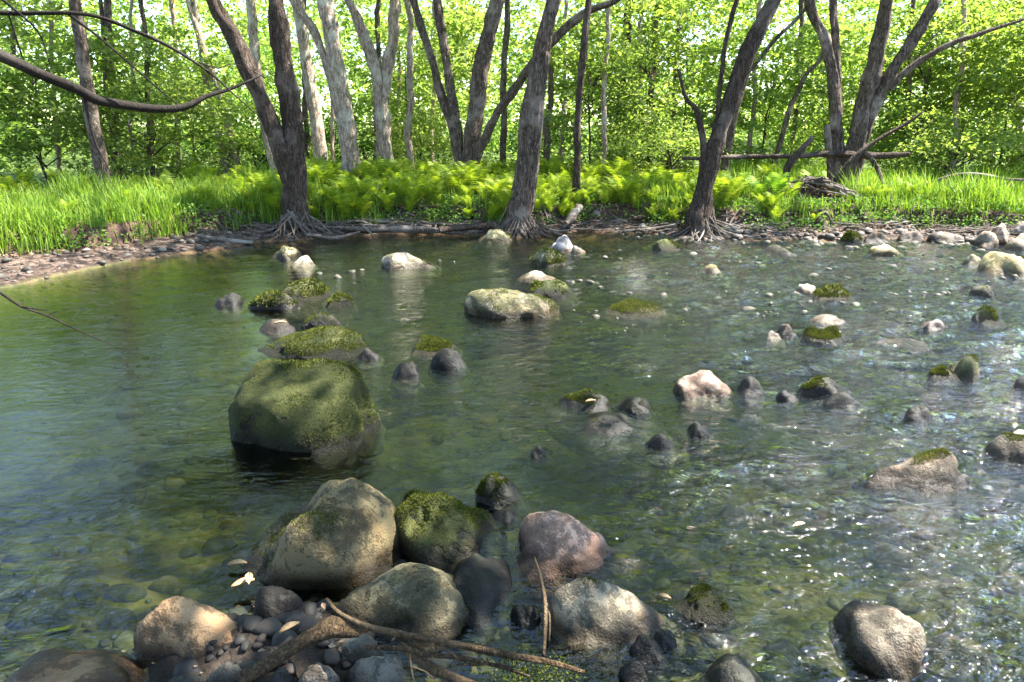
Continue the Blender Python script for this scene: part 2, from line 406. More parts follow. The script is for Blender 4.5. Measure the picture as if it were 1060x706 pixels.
def grid(xs, ys):
    X, Y = np.meshgrid(xs, ys); nx, ny = len(xs), len(ys)
    i = (np.arange(ny - 1)[:, None] * nx + np.arange(nx - 1)[None]).ravel()
    return X, Y, np.column_stack([i, i + 1, i + nx + 1, i + nx])
X, Y, F = grid(axis(-9, 9.5, .055, -400, 400), axis(.6, 16, .055, -200, 600))
Z = gz(X, Y)
MND = on_y(835, 190, 13.2)
Z += .38 * np.exp(-(((X - MND[0]) / .75) ** 2 + ((Y - 13.2) / .55) ** 2)) * (1 + .35 * fbm2(X * 5, Y * 5, 77, 3))
tag(link('ground', mesh_uniform('ground', np.stack([X, Y, Z], -1).reshape(-1, 3), F, True), GROUND), 'brown forest floor, muddy bank and stony olive river bed', 'ground', kind='structure')

xs = axis(-8.5, 8.5, .045, -60, 60, 1.25); ys = axis(1.2, 13.2, .045, 1.02, 16, 1.25)
X, Y, F = grid(xs, ys)
PX = proj(np.stack([X, np.maximum(Y, .8), 0 * X], -1))
rif = sstep(520, 760, PX[..., 0] + 60 * fbm2(X * .7, Y * .7, 5, 3)) * (.45 + .55 * sstep(470, 330, PX[..., 1])) + .25 * sstep(250, 480, PX[..., 0])
rif = np.clip(rif * (1 + .5 * fbm2(X * .8, Y * 1.5, 8, 3)) + .30 * sstep(450, 640, PX[..., 1]) * sstep(300, 60, PX[..., 0]), 0.04, 1)
ca, sa = math.cos(R_(25)), math.sin(R_(25))
U_, V_ = X * ca + Y * sa, -X * sa + Y * ca
Z = (.006 * fbm2(U_ * 2.2, V_ * 5, 61, 3) + .020 * rif * fbm2(U_ * 3.6, V_ * 9, 65, 3) + .004 * rif * fbm2(U_ * 9, V_ * 14, 67, 2)) * (.35 + rif)
nx_, ny_ = len(xs), len(ys)
top = np.stack([X, Y, Z], -1).reshape(-1, 3)
ring = np.concatenate([np.arange(nx_), np.arange(1, ny_) * nx_ + nx_ - 1, (ny_ - 1) * nx_ + np.arange(nx_ - 2, -1, -1), np.arange(ny_ - 2, 0, -1) * nx_])
low = top[ring].copy(); low[:, 2] = -3.0
nr_ = len(ring); li = len(top) + np.arange(nr_); nxt = np.roll(np.arange(nr_), -1)
side = np.column_stack([ring[nxt], ring, li, li[nxt]])
low2 = np.array([[xs[0], ys[0], -3], [xs[-1], ys[0], -3], [xs[-1], ys[-1], -3], [xs[0], ys[-1], -3]], float)
corner = np.array([0, nx_ - 1, nx_ - 1 + ny_ - 1, nx_ - 1 + ny_ - 1 + nx_ - 1]); c_ = li[corner]
wv_ = np.vstack([top, low]); 
import itertools
wm = bpy.data.meshes.new('water')
wm.from_pydata(wv_.tolist(), [], F.tolist() + side.tolist() + [tuple(int(q) for q in li[::-1])]); wm.update()
wm.polygons.foreach_set('use_smooth', np.arange(len(wm.polygons)) < len(F))
rif = np.concatenate([rif.ravel(), np.zeros(nr_)])
wm.attributes.new('riffle', 'FLOAT', 'POINT').data.foreach_set('value', rif.ravel().astype(np.float32))
tag(link('water', wm, WATER), 'clear shallow stream reflecting green woods and sky', 'water', kind='structure')

# ------------------------------------------------------------------ rocks
def rock_shape(seed, ang=.5, sub=4):
    import bmesh
    bm = bmesh.new(); bmesh.ops.create_icosphere(bm, subdivisions=sub, radius=1)
    v = np.array([q.co[:] for q in bm.verts]); f = np.array([[q.index for q in p.verts] for p in bm.faces]); bm.free()
    rg = np.random.default_rng(seed)
    d = v / np.linalg.norm(v, axis=1)[:, None]
    r = np.full(len(v), 1.0)
    # soft facets from random cutting planes
    for k in range(int(9 + 8 * ang)):
        n = rg.normal(size=3); n /= np.linalg.norm(n)
        h = rg.uniform(.62, .95) if ang > .3 else rg.uniform(.84, 1.0)
        c = d @ n
        lim = h / np.maximum(c, 1e-3)
        lim = np.where(c > .15, lim, 9)
        s = .05 + .10 * (1 - ang)
        r = -s * np.log(np.exp(-r / s) + np.exp(-np.minimum(lim, 4) / s))
    r *= 1 + .20 * fbm(d * 1.1 + seed, seed, 2) + .06 * fbm(d * 2.6 + seed, seed + 3, 3) + .018 * fbm(d * 8 + seed, seed + 5, 3)
    return d * r[:, None], f
_rk = [0]; FITDBG = False
GREY = (.105, .083, .042); TAN = (.155, .10, .054); PINK = (.26, .165, .12); DARK = (.03, .027, .021); PALE = (.26, .225, .18); OLIVE = (.09, .085, .045); YEL = (.28, .24, .12)
def rock(box, tone, moss, label, name='boulder', cat='boulder', ang=.65, dep=.95, z0=0.0, tilt=0, sub=4, sunk=.35, group='rocks in the stream', yaw=None, taper=0, flat=0):
    """box = x0, y0, x1, y1 of the dry part in photo pixels"""
    x0, y0, x1, y1 = box
    _rk[0] += 1; seed = _rk[0] * 13 + 5
    v, f = rock_shape(seed, ang, sub)
    rg = np.random.default_rng(seed)
    a = rg.uniform(-.5, .5) if yaw is None else yaw
    v = v @ np.array([[math.cos(a), -math.sin(a), 0], [math.sin(a), math.cos(a), 0], [0, 0, 1]]).T
    v /= np.abs(v).max(0)
    if taper:
        k = 1 - taper * v[:, 0]; v[:, 2] *= k; v[:, 1] *= .5 + .5 * k; v /= np.abs(v).max(0)
    if not flat and sub < 5: v[:, :2] *= (1 - .28 * np.clip(v[:, 2:3], -.3, 1))
    if flat: v[:, 2] = np.where(v[:, 2] > 0, np.tanh(v[:, 2] * (1 + 2 * flat)) / np.tanh(1 + 2 * flat), v[:, 2])
    t = R_(tilt); M = np.array([[math.cos(t), 0, -math.sin(t)], [0, 1, 0], [math.sin(t), 0, math.cos(t)]])
    P = on_z((x0 + x1) / 2, y1, z0); dist = np.linalg.norm(P - CAM)
    a_ = (x1 - x0) / 2 / FPX * (P - CAM) @ FW
    sx, sy, sz = a_, a_ * dep, max(.3 * a_, (y1 - y0) / FPX * dist * .5)
    c = np.array([P[0], P[1] + sy * .9, z0])
    for it in range(14):
        w = (v * (sx, sy, sz)) @ M.T
        w = w + c + np.array([0, 0, -sunk * sz])
        vis = w[w[:, 2] > z0]
        if len(vis) < 8: vis = w
        p = proj(vis); lo = p.min(0); hi = p.max(0)
        sx *= np.clip((x1 - x0) / max(hi[0] - lo[0], 1), .7, 1.4); sy = sx * dep
        c[0] += ((x0 + x1) / 2 - (lo[0] + hi[0]) / 2) / FPX * ((c - CAM) @ FW)
        c[1] -= (y1 - hi[1]) / FPX * dist * dist / CAMH * .8
        hh = hi[1] - lo[1]
        sz *= np.clip((y1 - y0) / max(hh, 1), .75, 1.3) ** 1.0
        sz = np.clip(sz, .12 * sx, 1.6 * sx)
    if FITDBG:
        e = np.array([lo[0] - x0, lo[1] - y0, hi[0] - x1, hi[1] - y1])
        if np.abs(e).max() > 4: print('FIT', label[:40], np.round(e), round(sx, 2), round(sz, 2), np.round(c, 2))
    w = (v * (sx, sy, sz)) @ M.T + np.array([0, 0, -sunk * sz])
    w[:, 2] = np.where(w[:, 2] < -.02, -.02 + (w[:, 2] + .02) * .5, w[:, 2])
    o = link(name, mesh_uniform(name, w, f, True), ROCK, None, tuple(c))
    tag(o, label, cat, group)
    if max(tone) > .3 or moss > .5 or max(tone) < .13: tone = tuple(q * .72 for q in tone)
    if max(tone) < .075: tone = tuple(q * .6 for q in tone)
    o.color = (*tone, moss - .06)
    if moss >= .4:
        near_ = dist < 7
        add_moss(o, w, f, seed, moss, (16000 if dist < 4 else 12000 if near_ else 2200), (.009 if dist < 4 else .012 if near_ else .024), c)
    return o
def moss_mat():
    m, nt, out = newmat('moss_tuft')
    g = N(nt, 'ShaderNodeNewGeometry')
    pn = noise(nt, g.outputs['Position'], 9, 4, .6)
    col = ramp(nt, math_(nt, 'ADD', math_(nt, 'MULTIPLY', g.outputs['Random Per Island'], .45), math_(nt, 'MULTIPLY', pn, .6)), [(.25, (.018, .026, .005)), (.48, (.05, .068, .009)), (.68, (.125, .135, .02)), (.85, (.20, .18, .04))])
    p = N(nt, 'ShaderNodeBsdfPrincipled', i_Roughness=.8); p.inputs['Specular IOR Level'].default_value = .1; L(nt, col, p.inputs['Base Color'])
    t = N(nt, 'ShaderNodeBsdfTranslucent'); L(nt, col, t.inputs['Color'])
    ms = N(nt, 'ShaderNodeMixShader', i_0=.25); L(nt, p.outputs[0], ms.inputs[1]); L(nt, t.outputs[0], ms.inputs[2]); L(nt, ms.outputs[0], out.inputs[0]); return m
MOSS = moss_mat()
def add_moss(o, w, f, seed, moss, n, ln, c):
    rg = np.random.default_rng(seed + 1)
    a, b, d = w[f[:, 0]], w[f[:, 1]], w[f[:, 2]]
    nr = np.cross(b - a, d - a); ar = np.linalg.norm(nr, axis=1); nr /= ar[:, None] + 1e-12
    k = rg.choice(len(f), n * 3, p=ar / ar.sum()); u = rg.uniform(size=(2, len(k))); fl = u.sum(0) > 1; u[:, fl] = 1 - u[:, fl]
    p = a[k] + (b - a)[k] * u[0][:, None] + (d - a)[k] * u[1][:, None]; nk = nr[k]
    wp = p + c
    zc = wp[:, 2]
    side_ = seed * 1.7
    m_ = 1.0 * fbm(wp * 2.2 + side_, seed, 3) + 1.0 * nk[:, 2] + .55 * (nk @ np.array([math.cos(side_), .3, 0])) + (moss - 1.12) * 1.6
    ok = (m_ + rg.normal(0, .04, len(k)) > 0) & (zc > .03)
    p, nk, m_ = p[ok][:n], nk[ok][:n], m_[ok][:n]
    if len(p) < 20: return
    h = ln * rg.uniform(.5, 1.3, len(p)) * np.clip(.4 + m_ * 1.2, .4, 1.3)
    dr = nk + rg.normal(0, .55, nk.shape); dr /= np.linalg.norm(dr, axis=1)[:, None]
    s = rg.normal(size=nk.shape); s -= dr * (s * dr).sum(1)[:, None]; s /= np.linalg.norm(s, axis=1)[:, None]
    wd = (ln * .35)
    V = np.stack([p - s * wd - nk * .003, p + s * wd - nk * .003, p + dr * h[:, None]], 1).reshape(-1, 3)
    link('moss', mesh_uniform('moss', V, np.arange(len(V)).reshape(-1, 3)), MOSS, o)['kind'] = 'stuff'

# foreground
FG = 'boulders heaped at the near edge'
rock((254, 493, 421, 610), GREY, .42, 'largest grey boulder of the near heap, its crest streaked yellow', ang=.25, dep=.8, tilt=26, sub=5, group=FG, taper=-.35, yaw=.2)
rock((408, 502, 509, 592), OLIVE, .80, 'rounded boulder wrapped in green moss, touching the right of the largest near boulder', ang=.28, dep=1.2, tilt=22, sub=5, group=FG, taper=-.3)
rock((341, 582, 488, 668), (.125, .108, .06), .45, 'broad speckled olive-grey boulder in front, moss hanging down its right side', ang=.25, dep=.75, sub=5, z0=.01, group=FG)
rock((138, 615, 262, 697), TAN, .12, 'smooth egg-shaped tan and pinkish boulder, bare of moss, at lower left', ang=.15, dep=.75, tilt=20, sub=5, group=FG)
rock((3, 671, 143, 740), TAN, .18, 'rounded tan boulder cut by the bottom left corner', ang=.15, dep=.8, sub=5, z0=.02, group=FG)
rock((536, 528, 640, 598), PINK, .10, 'pinkish speckled granite boulder with a dark wet underside, behind the triangular slab', ang=.45, dep=.8, sub=5, group=FG)
rock((566, 597, 684, 674), (.135, .115, .08), .42, 'dark wet triangular slab with a strip of moss along its top edge', ang=.55, dep=.85, sub=5, tilt=-12, group=FG, taper=.45, yaw=.1)
rock((697, 604, 760, 645), (.05, .05, .035), .85, 'small blackish boulder furred with dark moss, alone right of the triangular slab', ang=.5, sub=5)
rock((862, 610, 959, 703), (.125, .105, .078), .25, 'angular blocky brown boulder at lower right, lit on top with a dark left face', ang=.9, dep=1.45, sub=5, tilt=-10, taper=-.2)
rock((898, 465, 1006, 511), (.125, .10, .075), .5, 'low grey boulder with mossy left flank and black wet right end', ang=.6, dep=.6, sub=5)
rock((1020, 439, 1085, 479), (.17, .15, .12), .60, 'mossy boulder cut off by the right edge of the picture', ang=.5)
rock((528, 614, 560, 651), DARK, .1, 'small dark round wet stone beside the upright twig', 'stone', 'stone', ang=.3, dep=1.2)
rock((456, 572, 529, 646), (.035, .035, .024), .15, 'dark flat slab just awash between the mossy boulder and the open water', 'slab', 'stone', ang=.8, dep=1.9, sunk=.2)
rock((493, 490, 537, 524), (.05, .055, .035), .55, 'dark algae-coated round stone behind the moss-wrapped boulder', 'stone', 'stone', ang=.2)
rock((511, 528, 536, 543), DARK, .2, 'little dark stone just in front of the algae-coated round stone', 'stone', 'stone', ang=.2)
rock((733, 672, 798, 730), (.07, .07, .055), .2, 'dark rounded stone barely awash at the bottom edge, right of centre', 'stone', 'stone', ang=.2, sunk=.7)
# near heap small stones
HP = 'small dark stones of the near heap'
for b, t, m, l in [
    ((262, 606, 318, 646), (.025, .022, .018), .1, 'black wet angular stone wedged under the largest near boulder'),
    ((246, 640, 300, 672), (.08, .07, .06), .1, 'dark slate-grey stone right of the egg-shaped tan boulder'),
    ((296, 640, 345, 668), (.09, .08, .07), .15, 'greyish stone between the heap and the pale driftwood knob'),
    ((212, 680, 262, 720), (.10, .095, .08), .15, 'dull grey stone at the bottom edge, right below the egg-shaped tan boulder'),
    ((300, 685, 352, 725), (.11, .10, .085), .2, 'rounded grey stone at the bottom edge under the driftwood stick'),
    ((360, 677, 422, 725), (.12, .11, .09), .25, 'rounded olive stone at the bottom edge in front of the speckled boulder'),
    ((343, 655, 392, 684), (.13, .12, .095), .3, 'half-hidden olive stone under the front of the speckled boulder'),
    ((256, 668, 305, 698), (.08, .06, .05), .1, 'brown wedge-shaped stone lying behind the thick driftwood branch'),
    ((270, 690, 310, 722), (.055, .05, .045), .1, 'small black stone by the bottom end of the thick driftwood branch'),
    ((165, 694, 214, 725), (.09, .085, .07), .2, 'low dark stone tucked beneath the egg-shaped tan boulder'),
    ((652, 656, 686, 684), DARK, .1, 'small dark round stone touching the tip of the triangular slab'),
    ((676, 652, 700, 672), (.08, .075, .06), .1, 'smallest grey stone right of the triangular slab tip'),
    ((640, 684, 668, 705), DARK, .2, 'dark stone in the green shallows at the bottom edge'),
]:
    rock(b, t, m, l, 'stone', 'stone', ang=.5, z0=.04 if b[0] < 420 else 0, group=HP)
# middle
MD = 'mossy rocks in the middle of the stream'
rock((236, 372, 393, 462), (.05, .038, .024), 1.0, 'great rounded boulder with green moss over its right shoulder, alone left of centre', ang=.12, flat=.12, yaw=.3, dep=.8, sub=5, group=MD)
rock((267, 338, 379, 372), (.07, .065, .05), 1.0, 'long low mossy boulder directly behind the great rounded boulder', ang=.35, dep=.6, sub=5, group=MD)
rock((290, 289, 344, 311), (.12, .11, .08), .95, 'bright moss-topped rock, the highest of the left cluster', ang=.4, group=MD)
rock((258, 301, 314, 320), (.09, .08, .065), .6, 'low dark rock with thin moss, leftmost in the left cluster', ang=.4, group=MD)
rock((222, 303, 253, 318), (.05, .047, .042), .1, 'bare dark oval rock apart in calm water, left of the cluster', ang=.2, group=MD)
rock((338, 301, 367, 318), (.09, .085, .06), .8, 'small green mossy rock at the right end of the left cluster', ang=.4, group=MD)
rock((313, 323, 353, 339), (.07, .065, .05), .65, 'dark flat mossy rock between the left cluster and the long boulder', ang=.3, group=MD)
rock((268, 330, 306, 346), (.10, .08, .06), .25, 'brown-black flat stone with a leaf on it, left above the long boulder', 'stone', 'stone', ang=.3, group=MD)
rock((427, 347, 471, 367), (.11, .10, .075), .75, 'mossy brown rock behind the black wet stone, near centre left', ang=.35, group=MD)
rock((445, 360, 482, 382), (.022, .021, .02), .0, 'black shiny wet stone in front of the mossy brown rock', 'stone', 'stone', ang=.15, group=MD)
rock((407, 374, 434, 392), (.04, .037, .03), .1, 'dull dark stone left of the black wet stone', 'stone', 'stone', ang=.3, group=MD)
rock((371, 360, 393, 373), (.05, .045, .038), .1, 'tiny dark stone off the right end of the long mossy boulder', 'stone', 'stone', ang=.3, group=MD)
rock((480, 298, 579, 328), (.27, .23, .15), .72, 'wide flat slab dappled yellow-green, midstream in front of the leaning bank tree', 'slab', 'boulder', ang=.7, dep=.7, sub=5, group=MD)
rock((549, 289, 592, 308), (.09, .09, .06), .9, 'deep green mossy rock touching the back right of the flat slab', ang=.4, group=MD)
rock((537, 280, 574, 294), (.22, .19, .15), .2, 'flat bare brownish stone just behind the deep green rock', 'stone', 'stone', ang=.6, group=MD)
rock((394, 261, 449, 278), (.33, .29, .22), .55, 'tilted flat-topped slab with yellow moss on its left, near the far bank', 'slab', 'boulder', ang=.9, dep=.6, tilt=-3, group=MD)
rock((548, 258, 585, 275), (.36, .34, .22), .80, 'pale rock topped with vivid yellow-green moss, below the white rock', ang=.4, group=MD)
rock((568, 243, 595, 261), (.30, .27, .26), .0, 'whitish grey round rock in the shallows beside the leaning bank tree', ang=.3, group=MD)
rock((591, 254, 606, 262), PALE, .0, 'small white stone right beside the whitish round rock', 'stone', 'stone', group=MD)
rock((629, 310, 690, 330), (.22, .20, .12), .82, 'dome-shaped mossy rock right of the flat slab, in centre stream', ang=.3, group=MD)
rock((675, 247, 704, 260), (.12, .12, .07), .85, 'dark green mossy rock close to the far bank, left of the root-laced tree', ang=.4, group=MD)
rock((725, 273, 746, 283), YEL, .6, 'small yellow mossy stone in the riffle', 'stone', 'stone', ang=.3, group=MD)
rock((300, 264, 326, 277), (.40, .37, .29), .1, 'small pale rock below the two-stemmed dark tree', ang=.3, group=MD)
rock((282, 254, 312, 268), (.20, .18, .11), .6, 'mossy flat stone at the foot of the two-stemmed dark tree', 'stone', 'stone', ang=.4, group=MD)
RG = 'rocks in the right-hand riffle'
rock((838, 295, 884, 311), (.26, .24, .13), .85, 'yellow-green mossy rock farthest upstream in the middle of the riffle', ang=.5, group=RG)
rock((823, 293, 846, 306), (.30, .26, .20), .2, 'small bare tan stone against the left of the yellow-green riffle rock', 'stone', 'stone', group=RG)
rock((899, 253, 933, 264), YEL, .15, 'long flat pale yellow slab by the far right bank', 'slab', 'stone', ang=.7, group=RG)
rock((1012, 260, 1075, 285), (.30, .24, .12), .4, 'big pale yellow boulder at the right edge near the far bank', ang=.25, group=RG)
rock((996, 262, 1016, 275), (.24, .22, .13), .4, 'small pale stone left of the big pale yellow boulder', 'stone', 'stone', group=RG)
rock((785, 253, 824, 266), (.09, .085, .06), .5, 'dark ragged low rock in the shallows below the root-laced tree', ang=.8, group=RG)
rock((869, 239, 894, 251), (.10, .10, .06), .75, 'dark mossy rock at the waterline under the far right bank', ang=.4, group=RG)
rock((697, 383, 758, 412), (.24, .17, .135), .03, 'pinkish white granite rock sitting in centre right water', ang=.4, sub=5, group=RG)
rock((763, 389, 791, 411), (.07, .065, .055), .3, 'dark rock just right of the pinkish white granite', ang=.5, group=RG)
rock((804, 403, 825, 414), DARK, .1, 'tiny dark stone midway between granite and dark flat rocks', 'stone', 'stone', group=RG)
rock((825, 390, 881, 409), (.06, .06, .04), .55, 'long flat dark mossy rock, upper of two below the riffle', ang=.4, dep=.5, group=RG)
rock((848, 406, 890, 420), (.05, .048, .036), .3, 'flat dark rock awash, lower of two below the riffle', ang=.4, dep=.5, group=RG)
rock((937, 419, 963, 436), (.05, .05, .035), .5, 'lone dark greenish stone right of the two flat dark rocks', 'stone', 'stone', ang=.5, group=RG)
rock((978, 367, 1014, 392), (.30, .28, .16), .8, 'peaked rock with pale moss ridge near the right edge', ang=.7, tilt=-14, group=RG)
rock((957, 378, 991, 393), (.10, .095, .06), .6, 'low dark mossy rock against the left of the peaked rock', ang=.4, group=RG)
rock((1006, 318, 1038, 336), (.10, .095, .06), .8, 'round dark mossy rock near the right edge, mid riffle', ang=.3, group=RG)
rock((1003, 295, 1029, 306), (.14, .13, .08), .7, 'low mossy stone below the big pale yellow boulder', 'stone', 'stone', group=RG)
rock((831, 338, 871, 355), (.20, .18, .11), .65, 'brown-green mossy rock at the middle of the riffle', ang=.5, group=RG)
rock((802, 335, 826, 350), (.09, .07, .06), .05, 'dark reddish stone left of the brown-green riffle rock', 'stone', 'stone', ang=.6, group=RG)
rock((792, 342, 811, 353), PALE, .0, 'small pale stone beside the dark reddish stone', 'stone', 'stone', group=RG)
rock((838, 325, 876, 336), (.34, .30, .26), .05, 'flat pale stone awash above the brown-green riffle rock', 'stone', 'stone', ang=.5, group=RG)
rock((953, 328, 978, 341), (.32, .28, .27), .0, 'white stone standing clear in the right riffle', 'stone', 'stone', ang=.4, group=RG)
rock((919, 350, 959, 362), (.19, .18, .11), .6, 'low yellowish mossy rock awash, left below the white stone', ang=.3, group=RG)
rock((1049, 378, 1085, 405), (.06, .05, .045), .1, 'dark square block cut off by the right edge', 'stone', 'stone', ang=.9, group=RG)
rock((580, 403, 631, 427), (.055, .055, .038), .45, 'dark weedy rock awash in the centre, left of a pair', ang=.5, group=MD)
rock((637, 410, 673, 428), (.06, .06, .04), .6, 'dark green rounded rock awash in the centre, right of a pair', ang=.3, group=MD)
rock((604, 425, 652, 446), (.05, .05, .035), .4, 'barely emerging dark rock in front of the centre pair', ang=.3, sunk=.7, group=MD)
rock((712, 436, 735, 452), (.055, .055, .038), .5, 'small dark green stone below the pinkish white granite', 'stone', 'stone', ang=.4, group=RG)
rock((668, 448, 695, 463), (.05, .05, .036), .3, 'small submerged-looking dark stone left below the pinkish granite', 'stone', 'stone', ang=.3, sunk=.6, group=RG)
rock((549, 462, 566, 474), (.05, .05, .036), .3, 'tiny dark stone alone in the smooth centre water', 'stone', 'stone', group=MD)
rock((298, 461, 336, 484), (.10, .11, .06), .5, 'thin green slab awash in front of the great rounded boulder', 'slab', 'stone', ang=.4, sunk=.7, group=MD)
rock((960, 655, 1020, 690), (.32, .17, .06), .0, 'rusty orange stone under water at lower right', 'stone', 'stone', ang=.3, sunk=.3, z0=-.07)
BK = 'pale rocks piled on the right far bank'
rock((1018, 231, 1044, 245), (.17, .14, .11), .05, 'top rock of the pale pile at the right far bank', z0=.12, group=BK)
rock((1003, 239, 1034, 255), (.16, .13, .10), .15, 'brownish rock under the left of the pale pile', z0=.02, group=BK)
rock((1040, 241, 1072, 257), (.17, .14, .10), .25, 'pale rock at the right of the bank pile, cut by the picture edge', z0=.02, group=BK)
rock((960, 240, 1000, 249), (.13, .105, .085), .05, 'long pale flat rock on the shingle left of the bank pile', ang=.6, z0=.03, group=BK)
rock((930, 238, 956, 247), (.15, .12, .1), .05, 'light grey rock on the shingle right of the dark mossy waterline rock', z0=.04, group=BK)
rock((895, 240, 920, 249), (.10, .08, .06), .15, 'brown rock half buried under the overhanging right bank', z0=.03, group=BK)
rock((497, 237, 531, 251), (.30, .27, .16), .6, 'mossy rock against the roots of the leaning bank tree', z0=.0, group=BK)
rock((1046, 229, 1066, 239), (.15, .12, .1), .05, 'pale rock set back behind the bank pile at the right edge', z0=.16, group=BK)

# loose pebbles and cobbles: shingle of the banks, riffle stones and the river bed
def pebbles(name, pts, sizes, mat, seed, label, kindcat, flat=.6):
    rg = np.random.default_rng(seed)
    base = [rock_shape(900 + k, .9, 2) for k in range(6)]
    V = []; Fq = []; n = 0
    for i, (p, s) in enumerate(zip(pts, sizes)):
        v, f = base[i % 6]
        a = rg.uniform(0, 6.28); c, sn = math.cos(a), math.sin(a)
        q = v * (s, s * rg.uniform(.6, 1), s * flat * rg.uniform(.6, 1.1))
        q = q @ np.array([[c, -sn, 0], [sn, c, 0], [0, 0, 1]]).T + p
        V.append(q); Fq.append(f + n); n += len(v)
    o = link(name, mesh_uniform(name, np.vstack(V), np.vstack(Fq), True), mat)
    return tag(o, label, kindcat, kind='stuff')
def peb_mat():
    m, nt, out = newmat('pebble')
    g = N(nt, 'ShaderNodeNewGeometry'); pos = g.outputs['Position']
    s = N(nt, 'ShaderNodeSeparateXYZ'); L(nt, pos, s.inputs[0])
    col = ramp(nt, g.outputs['Random Per Island'], [(0, (.025, .02, .015)), (.45, (.060, .05, .038)), (.85, (.125, .098, .076)), (1, (.27, .23, .195))])
    n2 = noise(nt, pos, 50, 4, .6)
    col = mix(nt, 1.0, col, ramp(nt, n2, [(.3, .6), (.7, 1.25)]), 'MULTIPLY')
    wet = ramp(nt, s.outputs['Z'], [(-.03, 1), (.03, 0)])
    col = mix(nt, wet, col, mix(nt, .5, mix(nt, 1.0, col, (.42, .40, .30), 'MULTIPLY'), (.06, .06, .03)))
    p = N(nt, 'ShaderNodeBsdfPrincipled', i_Roughness=.7); L(nt, col, p.inputs['Base Color'])
    L(nt, bump(nt, n2, .4, .01), p.inputs['Normal']); L(nt, p.outputs[0], out.inputs[0]); return m
PEB = peb_mat()
rg = np.random.default_rng(3)
pts = []; sz = []
for k in range(2600):   # shingle strip
    x = rg.uniform(-7.5, 10.5); w = np.interp(x, WX, WV); y = np.interp(x, LX, LY) + rg.uniform(-.15, 1.0) * w
    if -2.6 < x < 3.4 and rg.uniform() > .25: continue
    s = min(.13, .018 * math.exp(rg.normal(0.2, .65)))
    pts.append((x, y, float(gz(x, y)) + s * .15)); sz.append(s)
for k in range(260):    # toe cobbles, more on the right
    x = rg.uniform(2.0, 9.5); y = np.interp(x, LX, LY) + rg.normal(0, .28)
    s = rg.uniform(.03, .10); pts.append((x, y, max(-.03, float(gz(x, y))) + s * .1)); sz.append(s)
pebbles('shingle', np.array(pts), sz, PEB, 3, 'mixed brown and grey shingle along the far waterline', 'shingle')
pts = []; sz = []
cl_ = [(rg.uniform(610, 1040), 256 + abs(rg.normal(0, 1)) * 45) for _ in range(60)]
for k in range(430):    # riffle stones breaking the surface
    q_ = cl_[rg.integers(60)]; px = q_[0] + rg.normal(0, 22); py = q_[1] + rg.normal(0, 5)
    if px > 1075 or px < 590 or py > 400: continue
    p = on_z(px, py); s = min(.09, .014 * math.exp(abs(rg.normal(0, .75)))) * (1 if py < 330 else .7)
    pts.append((p[0], p[1], -s * rg.uniform(.15, .62))); sz.append(s)
for px, py, s in [(626, 266, .06), (642, 268, .05), (655, 267, .05), (612, 292, .07), (622, 297, .06), (600, 290, .06), (634, 302, .05), (615, 287, .06), (330, 283, .05), (350, 287, .06), (365, 281, .06), (375, 279, .05), (455, 270, .04), (470, 271, .03)]:
    p = on_z(px, py); pts.append((p[0], p[1], -s * .1)); sz.append(s)
pebbles('riffle_gravel', np.array(pts), sz, PEB, 4, 'small pale stones breaking the surface of the riffle', 'gravel')
pts = []; sz = []
for k in range(2600):   # river bed cobbles
    y = 1.6 + 11 * rg.uniform(0, 1) ** 1.5; x = rg.uniform(-.75, .75) * (y + .8)
    g_ = float(gz(x, y))
    if g_ > -.02: continue
    s = min(.16, .03 * math.exp(rg.normal(.15, .6))); s = min(s, max(.015, (-g_) * .45))
    pts.append((x, y, g_ + s * .1)); sz.append(s)
def bedmat():
    m, nt, out = newmat('bed_cobble')
    g = N(nt, 'ShaderNodeNewGeometry')
    col = ramp(nt, g.outputs['Random Per Island'], [(0, (.02, .021, .011)), (.5, (.045, .045, .022)), (.85, (.085, .07, .036)), (1, (.17, .115, .06))])
    n2 = noise(nt, g.outputs['Position'], 30, 4, .6)
    col = mix(nt, 1.0, col, ramp(nt, n2, [(.3, .55), (.7, 1.3)]), 'MULTIPLY')
    p = N(nt, 'ShaderNodeBsdfPrincipled', i_Roughness=.8); L(nt, col, p.inputs['Base Color']); L(nt, p.outputs[0], out.inputs[0]); return m
pebbles('bed_cobbles', np.array(pts), sz, bedmat(), 5, 'olive brown cobbles covering the river bed under water', 'cobbles')
def heapmat():
    m, nt, out = newmat('wet_grit')
    g = N(nt, 'ShaderNodeNewGeometry')
    col = ramp(nt, g.outputs['Random Per Island'], [(0, (.008, .007, .006)), (.7, (.018, .015, .011)), (1, (.05, .035, .024))])
    p = N(nt, 'ShaderNodeBsdfPrincipled', i_Roughness=.75); L(nt, col, p.inputs['Base Color']); L(nt, p.outputs[0], out.inputs[0]); return m
pts = []; sz = []
for k in range(260):   # dark grit filling the near heap
    x = BAR[0] + rg.normal(0, .42); y = BAR[1] + rg.normal(0, .22); g_ = float(gz(x, y))
    s = min(.06, .014 * math.exp(abs(rg.normal(0, .8)))); pts.append((x, y, g_ + s * .2)); sz.append(s)
pebbles('heap_gravel', np.array(pts), sz, heapmat(), 6, 'dark wet gravel between the near boulders', 'gravel')

